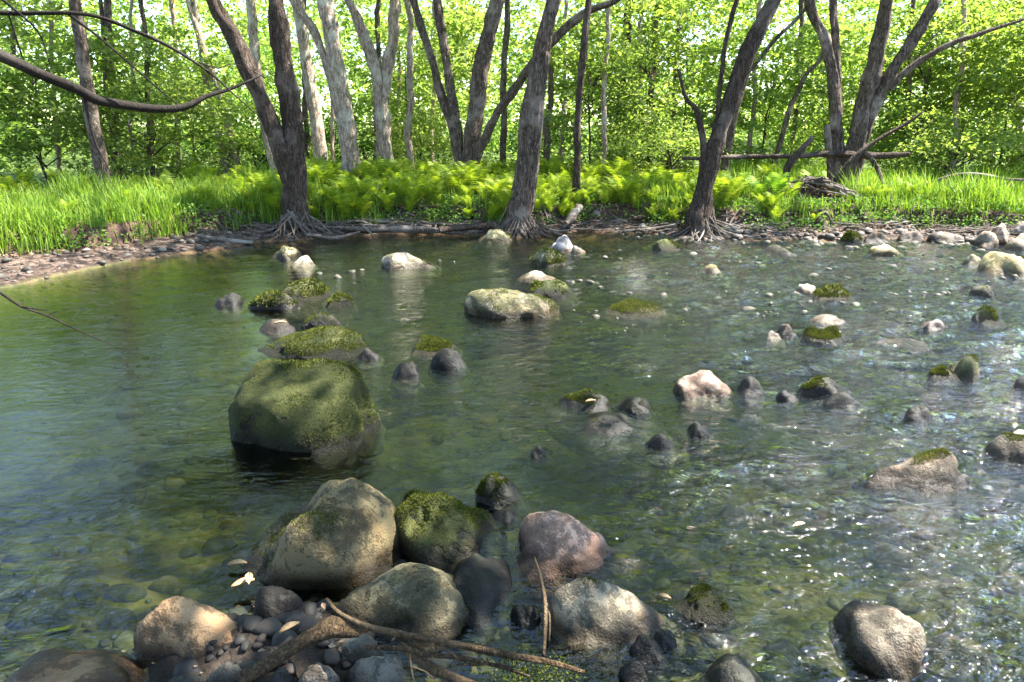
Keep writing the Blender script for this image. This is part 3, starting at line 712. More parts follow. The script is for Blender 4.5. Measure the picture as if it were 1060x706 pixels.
# ------------------------------------------------------------------ trees
CROWN_MESH = {}
def crown_mesh(key, seed, rad, ncl, per, size, clr=.42, flat=.3, shell=.45, mat=None):
    if key in CROWN_MESH: return CROWN_MESH[key]
    rg = np.random.default_rng(seed)
    cc, pts, sf = crown_points(rg, (0, 0, 0), rad, ncl, per, clr, flat, shell)
    v, f = leaf_quads(pts, size * sf, .9, rg)
    me = mesh_uniform('crown', v, f); me.materials.append(mat)
    CROWN_MESH[key] = (me, cc); return CROWN_MESH[key]
for i in range(4):
    crown_mesh('dap%d' % i, 500 + i, (1.7, 1.7, 1.5), 46, 26, .13, .38, .3, .1, LEAF)
    crown_mesh('big%d' % i, 100 + i, (2.3, 2.3, 2.6), 110, 26, .13, .5, .3, .35, LEAF)
    crown_mesh('sap%d' % i, 200 + i, (1.25, 1.25, 1.7), 85, 70, .10, .38, .28, .2, LEAF)
    crown_mesh('can%d' % i, 400 + i, (2.6, 2.6, 1.5), 190, 46, .15, .55, .3, .1, LEAF)
    crown_mesh('shr%d' % i, 300 + i, (1.5, 1.2, .95), 70, 50, .085, .33, .35, .2, LEAF if i % 2 else LEAF_DK)

_tk = [0]
def stemline(px, Y, dY=0.0, ext=None, f=1.0, ground=True):
    """pixel polyline (x, y, radius px) -> 3d points and radii at depth Y"""
    P = []; R = []
    n = len(px)
    for i, q in enumerate(px):
        y = Y + dY * i / max(1, n - 1)
        p = on_y(q[0], q[1], y); P.append(p); R.append(q[2] * f * .88 / FPX * ((p - CAM) @ FW))
    if ground:
        g = float(gz(P[0][0], P[0][1]))
        if P[0][2] > g + .03:
            b = np.array([P[0][0] - (P[1][0] - P[0][0]) * .15, P[0][1], g - .12]); P.insert(0, b); R.insert(0, R[0] * 1.18)
        else:
            P[0] = np.array([P[0][0], P[0][1], min(P[0][2], g - .08)])
    if ext:
        d = P[-1] - P[-2]; d /= np.linalg.norm(d)
        top = ext; cur = P[-1].copy(); r = R[-1]; k = 0; zz0 = cur[2]
        while cur[2] < top and k < 9:
            d = d * .8 + np.array([0, 0, 1]) * .2; d /= np.linalg.norm(d)
            cur = cur + d * 1.3; P.append(cur.copy()); R.append(max(.02, r * (1 - .85 * (cur[2] - zz0) / max(top - zz0, 1)))); k += 1
    return P, R
def tree(name, stems, Y, bark, label, crowns=(), ext=9, roots=None, group=None, cat='tree', sides=12, limbs=5, f=1.0, branches=()):
    _tk[0] += 1; sd = _tk[0] * 31
    T = Tubes(); base = None; tops = []
    for k, s in enumerate(stems):
        px = s['p']; fr = s.get('f', 1)
        P, R = stemline(px, s.get('Y', Y), s.get('dY', 0), s.get('ext', ext), f, s.get('ground', k == 0))
        if base is None: base = np.array(P[0]); base[2] = float(gz(base[0], base[1]))
        c, r = T.add(P, R, sides + 6 if max(R) > .05 else 7, .08 if sides >= 14 else .14, .24 if sides >= 14 else .15, sd + k, s.get('wob', .02))
        if s.get('ext', ext): tops.append((c, r))
    rg = np.random.default_rng(sd)
    root = empty(name, tuple(base))
    tag(root, label, cat, group)
    crs = []
    for k, (c, r) in enumerate(tops):
        if not crowns: break
        spec = crowns[k % len(crowns)] if k < len(crowns) else None
        if spec is None: continue
        key, sc, dz = spec
        me, cc = CROWN_MESH[key]
        ctr = c[-1] + np.array([0, 0, dz])
        a = rg.uniform(0, 6.28); ca, sa = math.cos(a), math.sin(a)
        crs.append((me, ctr, sc, a))
        M = np.array([[ca, -sa, 0], [sa, ca, 0], [0, 0, 1]])
        for q in rg.choice(len(cc), limbs, replace=False):
            e = (M @ cc[q]) * sc + ctr
            i = int(len(c) * rg.uniform(.72, .97)); s0 = c[i]
            mid = (s0 + e) / 2 + np.array([0, 0, .25]) + rg.normal(0, .12, 3)
            T.add([s0, mid, e], [r[i] * .5 + .008, r[i] * .25 + .006, .004], 6, .2, 0, sd + q, .05)
    for b in branches:
        P, R = stemline(b['p'], b.get('Y', Y), b.get('dY', 0), None, 1, False)
        T.add(P, R, 7, .12, .1, sd + 77, b.get('wob', .02))
    T.build('trunk', bark, root, base)
    for me, ctr, sc, a in crs:
        o = link('crown', me, None, root, tuple(ctr - base)); o.scale = (sc, sc, sc); o.rotation_euler = (0, 0, a)
    if roots:
        for k, (dx, dy, ln, rr) in enumerate(roots):
            t = Tubes(); g = []
            dirv = np.array([dx, dy]) / math.hypot(dx, dy); perp = np.array([-dirv[1], dirv[0]])
            bend = rg.normal(0, .25)
            for q in np.linspace(0, 1, 7):
                xy = base[:2] + dirv * ln * q + perp * bend * ln * q * (q - .3) + rg.normal(0, .02, 2)
                z = float(gz(xy[0], xy[1]))
                z = max(z, -.03) + (.20 * (1 - q) ** 3 if q < 1 else -.03) + .022 * math.sin(q * 9 + k) - .008
                g.append((xy[0], xy[1], z))
            t.add(g, np.linspace(rr * .75, rr * .15, 7), 8, .05, .25, sd + k, .0)
            t.build('root', ROOT, root, base)
    return root
def S(*p, **kw): return dict(p=p, **kw)

BANK_ROOTS = [(-1, -.6, .9, .06), (-.5, -1, .7, .05), (.1, -1, .65, .06), (.6, -1, .8, .05), (1, -.5, 1.0, .055), (-1, -.2, 1.1, .05), (1, -.2, .9, .045), (.3, -1, .75, .04), (-.25, -1, .8, .035)]
MT = 'maples rooted on the far bank'
tree('bank_tree', [S((309, 243, 15), (305, 215, 12.5), (303, 185, 12.5), (302, 150, 12), (298, 100, 11), (292, 50, 10), (287, 0, 9), dY=.2),
                   S((301, 188, 10), (290, 152, 9.5), (272, 104, 9.5), (252, 58, 9), (236, 28, 8.5), (220, -3, 8), dY=-.3)],
     12.1, BARK_DK, 'dark brown two-stemmed tree forking low, at the water edge left of centre', [('dap0', 1.0, .3), ('dap1', 1.0, .2)], 8.5, BANK_ROOTS[:7], MT, sides=16)
tree('bank_tree', [S((536, 240, 14), (538, 212, 12), (543, 185, 10.5), (549, 130, 10.5), (558, 70, 9.5), (566, 30, 8.5), (574, -2, 8)),
                   S((546, 218, 7), (551, 185, 6.5), (556, 140, 6), (561, 95, 5), (566, 55, 4), ground=False, ext=None, dY=-.06)],
     12.2, BARK_MD, 'shaggy leaning tree on a tangle of bare roots, at the water edge in the centre', [('dap2', 1.1, .3)], 8.8, BANK_ROOTS, MT, sides=16)
tree('bank_tree', [S((722, 235, 16), (726, 212, 11), (735, 175, 9.5), (748, 125, 9.5), (765, 75, 9), (786, 28, 8.5), (806, -8, 8)),
                   S((724, 218, 6), (726, 190, 4.5), (729, 160, 4), (722, 118, 3.2), (709, 102, 2.6), (702, 72, 1.8), ground=False, ext=None, dY=-.1),
                   S((740, 160, 3), (744, 110, 3), (750, 62, 2.8), (757, 20, 2.5), (764, -4, 2.2), ground=False, ext=5)],
     11.9, BARK_DK, 'dark slanting tree leaning right, its base laced with thin pale roots', [('dap3', 1.1, .2)], 8.6, BANK_ROOTS + [(-.8, -.9, 1.2, .03), (.8, -.8, 1.2, .03)], MT, sides=16)
tree('bank_tree', [S((876, 196, 11), (884, 160, 10), (893, 120, 9), (904, 75, 8.5), (913, 35, 8), (919, -4, 7.5)),
                   S((884, 165, 8), (899, 120, 7.5), (918, 82, 7), (944, 40, 6.5), (970, -4, 6), ground=False),
                   S((866, 195, 7), (866, 150, 6.5), (863, 90, 6), (852, 40, 6), (836, -4, 5.5), dY=.3, ground=False),
                   S((862, 193, 5), (858, 155, 4.5), (857, 130, 3.5), ground=False, ext=None),
                   S((873, 190, 4.5), (868, 120, 4.5), (865, 50, 4), (862, -3, 4), ground=False, dY=.4)],
     14.2, BARK_MD, 'clump of four grey stems fanning apart on the right bank', [('dap1', 1.1, .3), ('dap2', 1.1, .3), ('dap0', 1.1, .3)], 9.0, BANK_ROOTS[:4], MT, sides=14,
     branches=[S((921, 92, 4), (940, 72, 3.8), (965, 56, 3.6), (985, 45, 3.2), (1010, 36, 2.8), (1040, 26, 2), (1068, 18, 1.2), dY=-.5), S((940, 72, 1.2), (965, 40, .8), (985, 22, .5))])
FT = 'grey trunks standing behind the ferns'
tree('forest_tree', [S((112, 208, 9), (104, 165, 8), (95, 120, 7.5), (86, 60, 7), (77, 0, 6.5))], 13.8, BARK_MD, 'lone grey trunk in the grass at far left, crossed by the drooping branch', [('sap3', 1, .4)], 7.5, None, FT)
tree('forest_tree', [S((122, 190, 4.5), (118, 110, 4), (114, 50, 4), (112, 0, 3.8)), S((119, 150, 3), (110, 100, 2.6), (107, 40, 2.4), (104, 0, 2.2), ground=False)], 19, BARK_MD, 'slender twin grey stems just right of the lone left trunk', [('sap0', 1, .3)], 7.5, None, FT)
tree('forest_tree', [S((247, 182, 5), (240, 148, 4.5), (228, 105, 4.2), (210, 50, 4), (196, 0, 3.6)), S((236, 182, 4), (226, 140, 3.6), (215, 95, 3.4), (207, 40, 3), ground=True)], 20, BARK_PL, 'pair of thin pale trunks leaning left, left of the two-stemmed dark tree', [('sap1', 1.2, .3)], 8.5, None, FT)
tree('forest_tree', [S((289, 188, 6.5), (278, 145, 6), (268, 95, 5.8), (262, 40, 5.5), (259, -2, 5))], 18.5, BARK_PL, 'pale trunk partly hidden by the left stem of the dark fork', [('big2', .9, .3)], 9, None, FT)
tree('forest_tree', [S((335, 182, 8), (329, 140, 7.5), (322, 95, 7), (315, 45, 6.5), (308, -2, 6))], 19, BARK_PL, 'pale trunk showing just right of the two-stemmed dark tree', [('big3', .9, .3)], 9, None, FT)
tree('forest_tree', [S((367, 184, 12), (361, 150, 10.5), (354, 105, 9.8), (345, 55, 9.2), (337, 0, 9)), S((352, 125, 4.5), (342, 82, 4.5), (326, 35, 4.5), (303, -2, 4), ground=False, ext=7)], 16.2, BARK_PL, 'stoutest pale trunk, leaning left, with a dark scar near its foot', [('big0', .9, .3)], 9, None, FT, sides=14)
tree('forest_tree', [S((401, 184, 9.5), (398, 150, 8.5), (395, 118, 8.5), (389, 78, 7), (377, 35, 6.2), (362, -3, 5.5)), S((396, 108, 7), (400, 75, 6.5), (405, 40, 6), (408, -2, 5.5), ground=False)], 16.8, BARK_PL, 'pale trunk splitting into a tall narrow V above the ferns', [('big1', .9, .3), ('big2', .7, .3)], 9, None, FT, sides=14)
tree('forest_tree', [S((484, 182, 10), (489, 150, 9.5), (494, 95, 9), (503, 45, 8.5), (514, -2, 8)),
                     S((480, 182, 6), (473, 140, 5.5), (466, 90, 5.2), (458, 40, 5), (452, -2, 4.6), ground=False),
                     S((477, 182, 5), (470, 140, 4.6), (456, 92, 4.4), (441, 42, 4.4), (427, -2, 4), ground=False),
                     S((488, 182, 5.5), (500, 150, 5), (517, 112, 4.7), (545, 74, 4.5), (575, 40, 4.6), (606, 14, 4.4), (648, -6, 4), ground=False, dY=-1.5)],
     16.0, BARK_MD, 'four-stemmed grey clump spreading like a fan, left of the shaggy tree', [('big3', 1, .3), ('big0', .8, .3)], 9, None, FT, sides=14)
tree('forest_tree', [S((597, 196, 4.5), (598, 150, 4.2), (600, 100, 4), (604, 50, 4), (609, -2, 3.6))], 13.4, BARK_DK, 'thin straight brown trunk among the ferns, right of the shaggy tree', [('sap0', 1.1, .3)], 7, None, FT)
tree('forest_tree', [S((641, 175, 6.5), (643, 120, 6), (645, 80, 5.5), (650, 20, 5))], 20, BARK_DK, 'dark upright trunk seen through leaves right of the thin brown trunk', [('big1', .9, -.5)], 8, None, FT)
tree('forest_tree', [S((748, 185, 5), (757, 130, 4.8), (772, 75, 4.6), (790, 28, 4.3), (803, -3, 4))], 16.5, BARK_MD, 'greyer trunk leaning right, half behind the dark slanting tree', [('big2', .8, .3)], 8.5, None, FT)
tree('forest_tree', [S((798, 185, 3), (812, 130, 3), (832, 80, 2.6), (845, 66, 2.4), (860, 40, 2))], 18, BARK_MD, 'crooked pale sapling stem bending right before the blue sky gap', [], None, None, FT)
tree('forest_tree', [S((700, 170, 2.5), (735, 130, 2.4), (790, 55, 2.2), (835, 8, 2))], 19, BARK_MD, 'very thin stem slanting far right behind the dark slanting tree', [('sap1', 1, .2)], 7, None, FT)
tree('forest_tree', [S((1056, 150, 4.5), (1052, 100, 4.2), (1048, 60, 4), (1052, 0, 3.6))], 21, BARK_PL, 'pale thin trunk close to the right edge of the picture', [('sap1', .9, .0)], 7, None, FT)
BT = 'slim far trunks in the depth of the wood'
for px, Y_, r, lean, lab, ck in [
    (20, 26, 3.2, -8, 'slim dark far trunk nearest the left edge', 'big0'), (158, 24, 3, -12, 'slim far trunk between the twin stems and the leaning pair', 'big1'),
    (185, 28, 2.8, -6, 'thinnest far trunk left of the leaning pale pair', 'big2'), (318, 30, 3.5, -6, 'far trunk in the bright gap right of the dark fork', 'big3'),
    (388, 27, 3.2, 3, 'dim far trunk just left of the V-shaped pale trunk', 'big0'), (425, 24, 4.2, -3, 'upright far trunk midway between V trunk and fan clump', 'big1'),
    (447, 30, 3, 4, 'faint far trunk left of the fan clump', 'big2'), (520, 25, 4, 5, 'far trunk directly left of the shaggy tree', 'big3'),
    (566, 23, 4, 4, 'far trunk just right of the shaggy tree', 'big1'), (623, 22, 3, 6, 'leaf-clad far trunk left of the dark upright trunk', 'big2'),
    (672, 27, 3.5, 8, 'far trunk right of the dark upright trunk', 'big3'), (694, 32, 3, 10, 'faint far trunk left of the dark slanting tree', 'big0'),
    (820, 30, 3, 10, 'far trunk under the blue sky gap', 'big1'), (930, 26, 3.2, 16, 'far trunk right of the fanning clump', 'big2'),
    (985, 24, 3.4, 14, 'far trunk above the right-hand grass', 'big3'), (1025, 30, 3, 12, 'far trunk left of the pale right-edge trunk', 'big0'),
    (61, 25, 2.6, -10, 'thin pale far trunk left of the lone grey trunk', 'big1'), (139, 27, 2.2, -4, 'thinnest pale far stem beside the twin grey stems', 'big2'), (345, 26, 2.4, -2, 'thin pale far stem between the stoutest pale trunk and its left neighbour', 'big3'), (411, 29, 2.2, 2, 'thin pale far stem directly right of the V-shaped trunk', 'big0'), (581, 28, 2.4, 6, 'thin pale far stem between the shaggy tree and the thin brown trunk', 'big1'), (657, 26, 2.2, 7, 'pale thin far stem beside the dark upright trunk', 'big2'), (775, 27, 2.6, 12, 'pale thin far trunk left below the blue sky gap', 'big3'), (955, 27, 2.4, 12, 'pale thin far trunk framed by the long right-hand limb', 'big0')]:
    tree('forest_tree', [S((px, 172, r), (px + lean * .4, 110, r * .95), (px + lean * .7, 55, r * .9), (px + lean, 0, r * .85), wob=.06)], Y_ * .74, BARK_PL if px % 2 else BARK_MD, lab, [(ck, .7, -.6)], 7.5, None, BT, sides=8, limbs=4)

# understory saplings and shrubs, each a thing
def sapling(px, Y_, h, key, sc, label, name='sapling', group='leafy saplings behind the ferns', cat='sapling', sq=1.0):
    _tk[0] += 1; rg = np.random.default_rng(_tk[0] * 7)
    b = on_y(px, 180, Y_); b[2] = float(gz(b[0], b[1]))
    root = empty(name, tuple(b)); tag(root, label, cat, group)
    me, cc = CROWN_MESH[key]
    T = Tubes(); ctr = np.array([rg.normal(0, .15), rg.normal(0, .15), h])
    T.add([(0, 0, -.1), (rg.normal(0, .08), 0, h * .4), ctr + (0, 0, .5 * sc)], [.035, .026, .008], 7, .2, .1, _tk[0], .05)
    a = rg.uniform(0, 6.28); M = np.array([[math.cos(a), -math.sin(a), 0], [math.sin(a), math.cos(a), 0], [0, 0, 1]])
    for q in rg.choice(len(cc), 14, replace=False):
        e = (M @ cc[q]) * sc * (1, 1, sq) + ctr; z0 = min(max(.25, e[2] - .5), ctr[2])
        s0 = np.array([0, 0, z0]); T.add([s0, (s0 + e) / 2 + (0, 0, .12), e], [.016, .010, .003], 5, .2, 0, q, .04)
    T.build('trunk', BARK_DK, root)
    o = link('crown', me, None, root, tuple(ctr)); o.scale = (sc, sc, sc * sq); o.rotation_euler = (0, 0, a)
    return root
for a in [
    (-20, 15.5, 1.9, 'sap0', 1.15, 'bright leafy sapling filling the left edge above the grass'),
    (50, 17, 2.2, 'sap1', 1.25, 'broad green sapling between the left edge and the lone grey trunk'),
    (160, 17.5, 1.7, 'sap2', 1.2, 'darker leafy sapling right of the lone grey trunk'),
    (205, 20, 1.6, 'sap3', 1.2, 'rounded sapling left of the leaning pale pair'),
    (300, 24, 2.0, 'sap0', 1.3, 'green sapling deep in the gap behind the dark fork'),
    (425, 21, 2.2, 'sap1', 1.2, 'sapling with tiered leaves between V trunk and fan clump'),
    (455, 26, 3.2, 'sap2', 1.5, 'tall leafy sapling far behind the fan clump'),
    (610, 17, 2.1, 'sap3', 1.1, 'leafy sapling behind the thin brown trunk'),
    (670, 18.5, 2.3, 'sap0', 1.35, 'sunny green sapling right of the dark upright trunk'),
    (705, 21, 3.4, 'sap1', 1.5, 'tall sunny sapling above the ferns left of the slanting tree'),
    (790, 20, 2.0, 'sap2', 1.3, 'sapling right of the dark slanting tree, under the sky gap'),
    (835, 24, 2.4, 'sap3', 1.4, 'pale green sapling behind the root mound'),
    (945, 18.5, 2.2, 'sap0', 1.25, 'sapling directly right of the fanning clump'),
    (985, 20, 3.0, 'sap1', 1.5, 'broad sapling behind the right-hand grass'),
    (1035, 18, 2.3, 'sap2', 1.35, 'lush sapling by the right edge of the picture'),
    (1090, 16.5, 2.5, 'sap3', 1.4, 'sapling reaching in from beyond the right edge'),
]: sapling(*a)
for a in [
    (120, 21, .95, 'shr0', 1.2, 'low dark bush behind the lone grey trunk'), (270, 21.5, .9, 'shr0', 1.1, 'low bush behind the pale trunk near the dark fork'),
    (435, 19, .7, 'shr1', .75, 'bright low bush at the left foot of the fan clump'), (545, 22, .9, 'shr2', 1.2, 'dark bush behind the shaggy tree'),
    (690, 16.5, .8, 'shr3', .9, 'low bright bush at the back of the ferns left of the slanting tree'), (910, 22, 1.2, 'shr2', 1.3, 'dark bush behind the fallen log'),
    (380, 23, .9, 'shr2', 1.2, 'dark bush behind the V-shaped pale trunk'), (985, 16.2, .8, 'shr3', .9, 'bright bush above the right-hand grass')]:
    sapling(*a, name='bush', group='bushes behind the ferns', cat='bush')

# trees of the near bank: mostly out of frame, they shade the foreground and lend the drooping branches
def near_tree(base, top, bark, label, crowns, r=.16, branches=(), name='near_tree'):
    _tk[0] += 1; sd = _tk[0] * 31; rg = np.random.default_rng(sd)
    b = np.array([base[0], base[1], float(gz(base[0], base[1]))]); top = np.array(top, float)
    root = empty(name, tuple(b)); tag(root, label, 'tree', 'near-bank trees leaning over the water')
    T = Tubes(); mid = (b + top) / 2 + (0, 0, .6)
    c, rr = T.add([b - (0, 0, .15), b * .75 + mid * .25 + (0, 0, .3), mid, top], [r * 1.3, r, r * .75, r * .35], 14, .16, .13, sd, .03)
    for key, ctr, sc in crowns:
        me, cc = CROWN_MESH[key]; ctr = np.array(ctr, float); a = rg.uniform(0, 6.28)
        M = np.array([[math.cos(a), -math.sin(a), 0], [math.sin(a), math.cos(a), 0], [0, 0, 1]])
        for q in rg.choice(len(cc), 12, replace=False):
            e = (M @ cc[q]) * sc + ctr; i = int(len(c) * rg.uniform(.55, .97)); s0 = c[i]
            T.add([s0, (s0 + e) / 2 + (0, 0, .3), e], [rr[i] * .5, rr[i] * .25, .004], 6, .2, 0, sd + q, .06)
        o = link('crown', me, None, root, tuple(ctr - b)); o.scale = (sc,) * 3; o.rotation_euler = (0, 0, a)
    T.build('trunk', bark, root, b)
    for nm, lab, brs in branches:
        B = Tubes(); B.add(*brs[0], 9, .05, .16, sd + 5, .006)
        ob = B.build(nm, TWIG, root, b)
        for P, Rr in brs[1:]:
            B = Tubes(); B.add(P, Rr, 7, .05, .16, sd + 6, .006); B.build('twig', TWIG, ob, b)
        if lab: ob['label'] = lab
    return root
def pxb(pts, Y0, Y1):
    n = len(pts); P = []; Rr = []
    for i, q in enumerate(pts):
        p = on_y(q[0], q[1], Y0 + (Y1 - Y0) * i / (n - 1)); P.append(p); Rr.append(q[2] * .82 / FPX * ((p - CAM) @ FW))
    return P, Rr
main = pxb([(-90, 20, 8), (-40, 44, 7.5), (0, 58, 7), (40, 76, 6.6), (78, 91, 6.2), (100, 103, 5.8), (130, 109, 5.2), (165, 113, 4.8), (192, 111, 4), (215, 100, 2.9), (240, 92, 2), (272, 77, 1)], 5.2, 6.6)
near_tree((-6.4, 5.4), (-4.6, 4.6, 8.5), BARK_DK, 'dark tree rooted beyond the left edge, its long bare branches drooping into view',
          [('big0', (-5.6, 5.0, 8.2), .9)], .17,
          [('branch', 'thick drooping dark branch across the upper left', [main, pxb([(86, 96, 2), (92, 122, 1.7), (100, 150, 1.5), (108, 165, 1), (116, 182, .7)], 5.8, 5.8)]),
           ('branch', 'thin arching dark branch along the top left', [pxb([(-60, 10, 3.2), (0, 13, 2.8), (40, 13, 2.6), (75, 13, 2.5), (105, 18, 2.2), (140, 32, 2), (175, 48, 1.8), (215, 74, 1.4), (245, 100, 1), (265, 118, .6)], 5.6, 6.2),
                            pxb([(70, 14, 1.6), (105, 42, 1.4), (140, 72, 1.2), (170, 98, .9), (195, 118, .5)], 5.8, 6.3), pxb([(-10, -10, 1.8), (16, 11, 1.5), (40, 34, 1.1), (52, 66, .7)], 5.6, 5.8), pxb([(8, 13, 1.2), (16, 36, 1), (25, 62, .6)], 5.6, 5.7),
                            pxb([(205, 64, .9), (225, 70, .7), (245, 66, .5), (290, 88, .3)], 6.0, 6.3)]),
           ('branch', 'thin bare twig dipping low over the calm water at left', [pxb([(-70, 262, 2.6), (-30, 285, 2.2), (0, 304, 1.8), (22, 318, 1.5), (48, 327, 1.2), (75, 340, .9), (100, 351, .7), (126, 362, .4)], 4.4, 4.9), pxb([(20, 317, 1.1), (36, 320, .9), (50, 322, .5)], 4.5, 4.5), pxb([(48, 327, .6), (60, 322, .4)], 4.6, 4.6)])])
near_tree((4.9, .6), (3.6, 3.4, 8.5), BARK_DK, 'unseen leaning tree added on the near right bank, shading the foreground from outside the frame', [('dap1', (4.4, 4.4, 8.6), 1.15), ('dap0', (2.4, 3.2, 9.0), 1.1)], .2)  # unseen tree, added so its sparse crowns dapple the foreground with shade

near_tree((-1.6, -2.2), (-1.2, -.6, 8.0), BARK_DK, 'unseen straight tree added behind the viewpoint, its canopy shading the near bank', [('can3', (-2.6, 1.0, 7.6), 1.0), ('can0', (.6, .2, 7.2), 1.0), ('can1', (-4.6, -.6, 8), 1.0), ('can2', (2.0, -2.2, 7.6), 1.0)], .2)  # unseen tree, added so its dense crowns block skylight over the near boulders

# ------------------------------------------------------------------ woods that read as one mass
def mass(name, seed, nc, xr, yr, zr, per, size, clr, mat, label, zpow=1.0, thr=-.1):
    rg = np.random.default_rng(seed)
    y = rg.uniform(*yr, nc); x = rg.uniform(*xr, nc) * (y / yr[1]); z = zr[0] + (zr[1] - zr[0]) * rg.uniform(0, 1, nc) ** zpow
    cc = np.column_stack([x, y, z + gz(x, y)])
    keep = fbm(cc * (.25, .25, .40), seed, 2) > thr
    q = proj(cc)
    for gx, gy, gw, gh in ((790, 62, 42, 44), (322, 95, 26, 60), (660, 12, 22, 22), (150, 22, 16, 18), (10, 22, 16, 18), (1040, 70, 14, 20), (60, 120, 16, 16)):
        keep &= (((q[:, 0] - gx) / gw) ** 2 + ((q[:, 1] - gy) / gh) ** 2 > 1) | (rg.uniform(size=nc) < .12)
    cc = cc[keep]; nc = len(cc)
    s = rg.uniform(.6, 1.4, nc); idx = np.repeat(np.arange(nc), (per * s ** 2).astype(int))
    o = rg.normal(size=(len(idx), 3)) * .6; o[:, 2] *= .32; o[:, 2] -= .2 * (o[:, 0] ** 2 + o[:, 1] ** 2)
    v, f = leaf_quads(cc[idx] + o * (clr * s[idx])[:, None], size * rg.uniform(.6, 1.4, nc)[idx], .9, rg)
    return tag(link(name, mesh_uniform(name, v, f), mat), label, 'woods', kind='stuff')
mass('underwood', 41, 1700, (-26, 26), (23, 36), (.2, 7), 52, .16, .6, LEAF, 'sunlit leafy underwood behind the trunks', 1.25)
mass('far_woods', 42, 4800, (-75, 75), (37, 75), (.2, 18), 46, .38, 1.4, LEAF, 'far off green woods filling the background', 1.15, -.31)

# ------------------------------------------------------------------ ferns, grass, herbs, litter
def fern_unit(rg, nf=8, Lf=.72):
    V = []
    for k in range(nf):
        a = 2 * math.pi * k / nf + rg.normal(0, .25); d = np.array([math.cos(a), math.sin(a), 0]); s = np.array([-d[1], d[0], 0])
        Lk = Lf * rg.uniform(.75, 1.15); lean = rg.uniform(.2, .6)
        t = np.linspace(.12, 1, 17)
        def pt(t): return d * (Lk * lean * (t ** 1.5)) + np.array([0, 0, 1]) * Lk * (1.15 * t - .42 * t ** 2.6)
        for i in range(16):
            p0, p1 = pt(t[i]), pt(t[i + 1]); ax = p1 - p0
            w = .135 * math.sin(math.pi * min(1, (t[i] * .93 + .02)) ** .8) * Lk / .7 + .006
            for sg in (-1, 1):
                tip = p0 + ax * .9 + s * sg * w + np.array([0, 0, -.12 * w]) + rg.normal(0, .006, 3)
                V.append([p0, p0 + ax * .85, tip])
    return np.array(V)
rg = np.random.default_rng(12)
units = [fern_unit(rg) for _ in range(7)]
def scatter_units(name, units, pos, scale, mat, label, cat, seed):
    rg = np.random.default_rng(seed); V = []
    for i, (p, s) in enumerate(zip(pos, scale)):
        u = units[rg.integers(len(units))]; a = rg.uniform(0, 6.28); c, sn = math.cos(a), math.sin(a)
        t1, t2 = rg.normal(0, .12, 2)
        M = np.array([[c, -sn, t1], [sn, c, t2], [0, 0, 1]])
        V.append((u.reshape(-1, 3) * s) @ M.T + p)
    V = np.vstack(V); k = units[0].shape[1]
    return tag(link(name, mesh_uniform(name, V, np.arange(len(V)).reshape(-1, k)), mat), label, cat, kind='stuff')
def bankpos(n, xr, dr, rg, dens=None):
    out = []
    while len(out) < n:
        x = rg.uniform(*xr); w = np.interp(x, WX, WV); y = np.interp(x, LX, LY) + w + dr[0] + (dr[1] - dr[0]) * rg.uniform(0, 1) ** 1.4
        if dens is not None and rg.uniform() > dens(x, y): continue
        out.append((x, y))
    p = np.array(out); return np.column_stack([p, gz(p[:, 0], p[:, 1])])
def fern_d(x, y):
    px = proj(np.array([x, y, .5]))[0]
    m = (1 if 205 < px < 720 else (.55 if px < 205 and y > 13.2 else (.45 if 720 <= px < 900 else .10)))
    if math.hypot((x - MND[0]) / .9, (y - 13.0) / .9) < 1: m *= .1
    return m
fp = bankpos(1150, (-11, 12), (-.02, 7.0), rg, fern_d)
scatter_units('ferns', units, fp, rg.uniform(.45, .95, len(fp)) * np.clip(.9 + .5 * fbm2(fp[:, 0] * 1.1, fp[:, 1] * 1.1, 95, 3), .5, 1.35), FERN, 'bright yellow-green fern bed along the far bank', 'ferns', 14)
for i, (px, py, s, lab) in enumerate([(804, 196, .95, 'upright bright fern standing by the root mound, left of two'), (818, 206, .85, 'broad bright fern leaning right in front of the root mound'), (787, 193, 1.0, 'fern with spread fronds between the slanting tree and the root mound')]):
    p = on_y(px, py, 12.75); z = float(gz(p[0], p[1]))
    u = units[i].reshape(-1, 3) * s
    o = link('fern', mesh_uniform('fern', u, np.arange(len(u)).reshape(-1, 3)), FERN, None, (p[0], p[1], z)); tag(o, lab, 'fern', 'single ferns by the root mound')

def grass_mesh(name, pos, h, rg, mat, label, wid=.007, bendf=.45):
    n = len(pos); a = rg.uniform(0, 6.28, n); d = np.column_stack([np.cos(a), np.sin(a), 0 * a]); s = np.column_stack([-d[:, 1], d[:, 0], 0 * a])
    hh = (h * rg.uniform(.4, 1.25, n) * np.clip(.8 + .75 * fbm2(pos[:, 0] * 1.3, pos[:, 1] * 1.3, 91, 3), .3, 1.5))[:, None]; b = rg.uniform(.1, 1.3, n)[:, None] * bendf; w = wid
    z = np.array([0, 0, 1.0])
    p0 = pos; p1 = pos + z * hh * .5 + d * hh * b * .25; p2 = pos + z * hh * (.92 - b * .25) + d * hh * b * .9
    V = np.stack([p0 - s * w, p0 + s * w, p1 + s * w * .9, p1 - s * w * .9, p2 + s * w * .15, p2 - s * w * .15], 1).reshape(-1, 3)
    i = np.arange(n)[:, None] * 6
    F = np.vstack([i + [0, 1, 2, 3], i + [3, 2, 4, 5]])
    return tag(link(name, mesh_uniform(name, V, F), mat), label, 'grass', kind='stuff')
def tufts(n, per, xr, dr, rg, dens, spread=.10):
    c = bankpos(n, xr, dr, rg, dens); k = np.repeat(np.arange(n), per)
    p = c[k] + np.column_stack([rg.normal(0, spread, (len(k), 2)), np.zeros(len(k))]); p[:, 2] = gz(p[:, 0], p[:, 1]); return p
gl = tufts(620, 34, (-11, -2.2), (-.05, 5), rg, lambda x, y: 1 if x < -3.6 else .45)
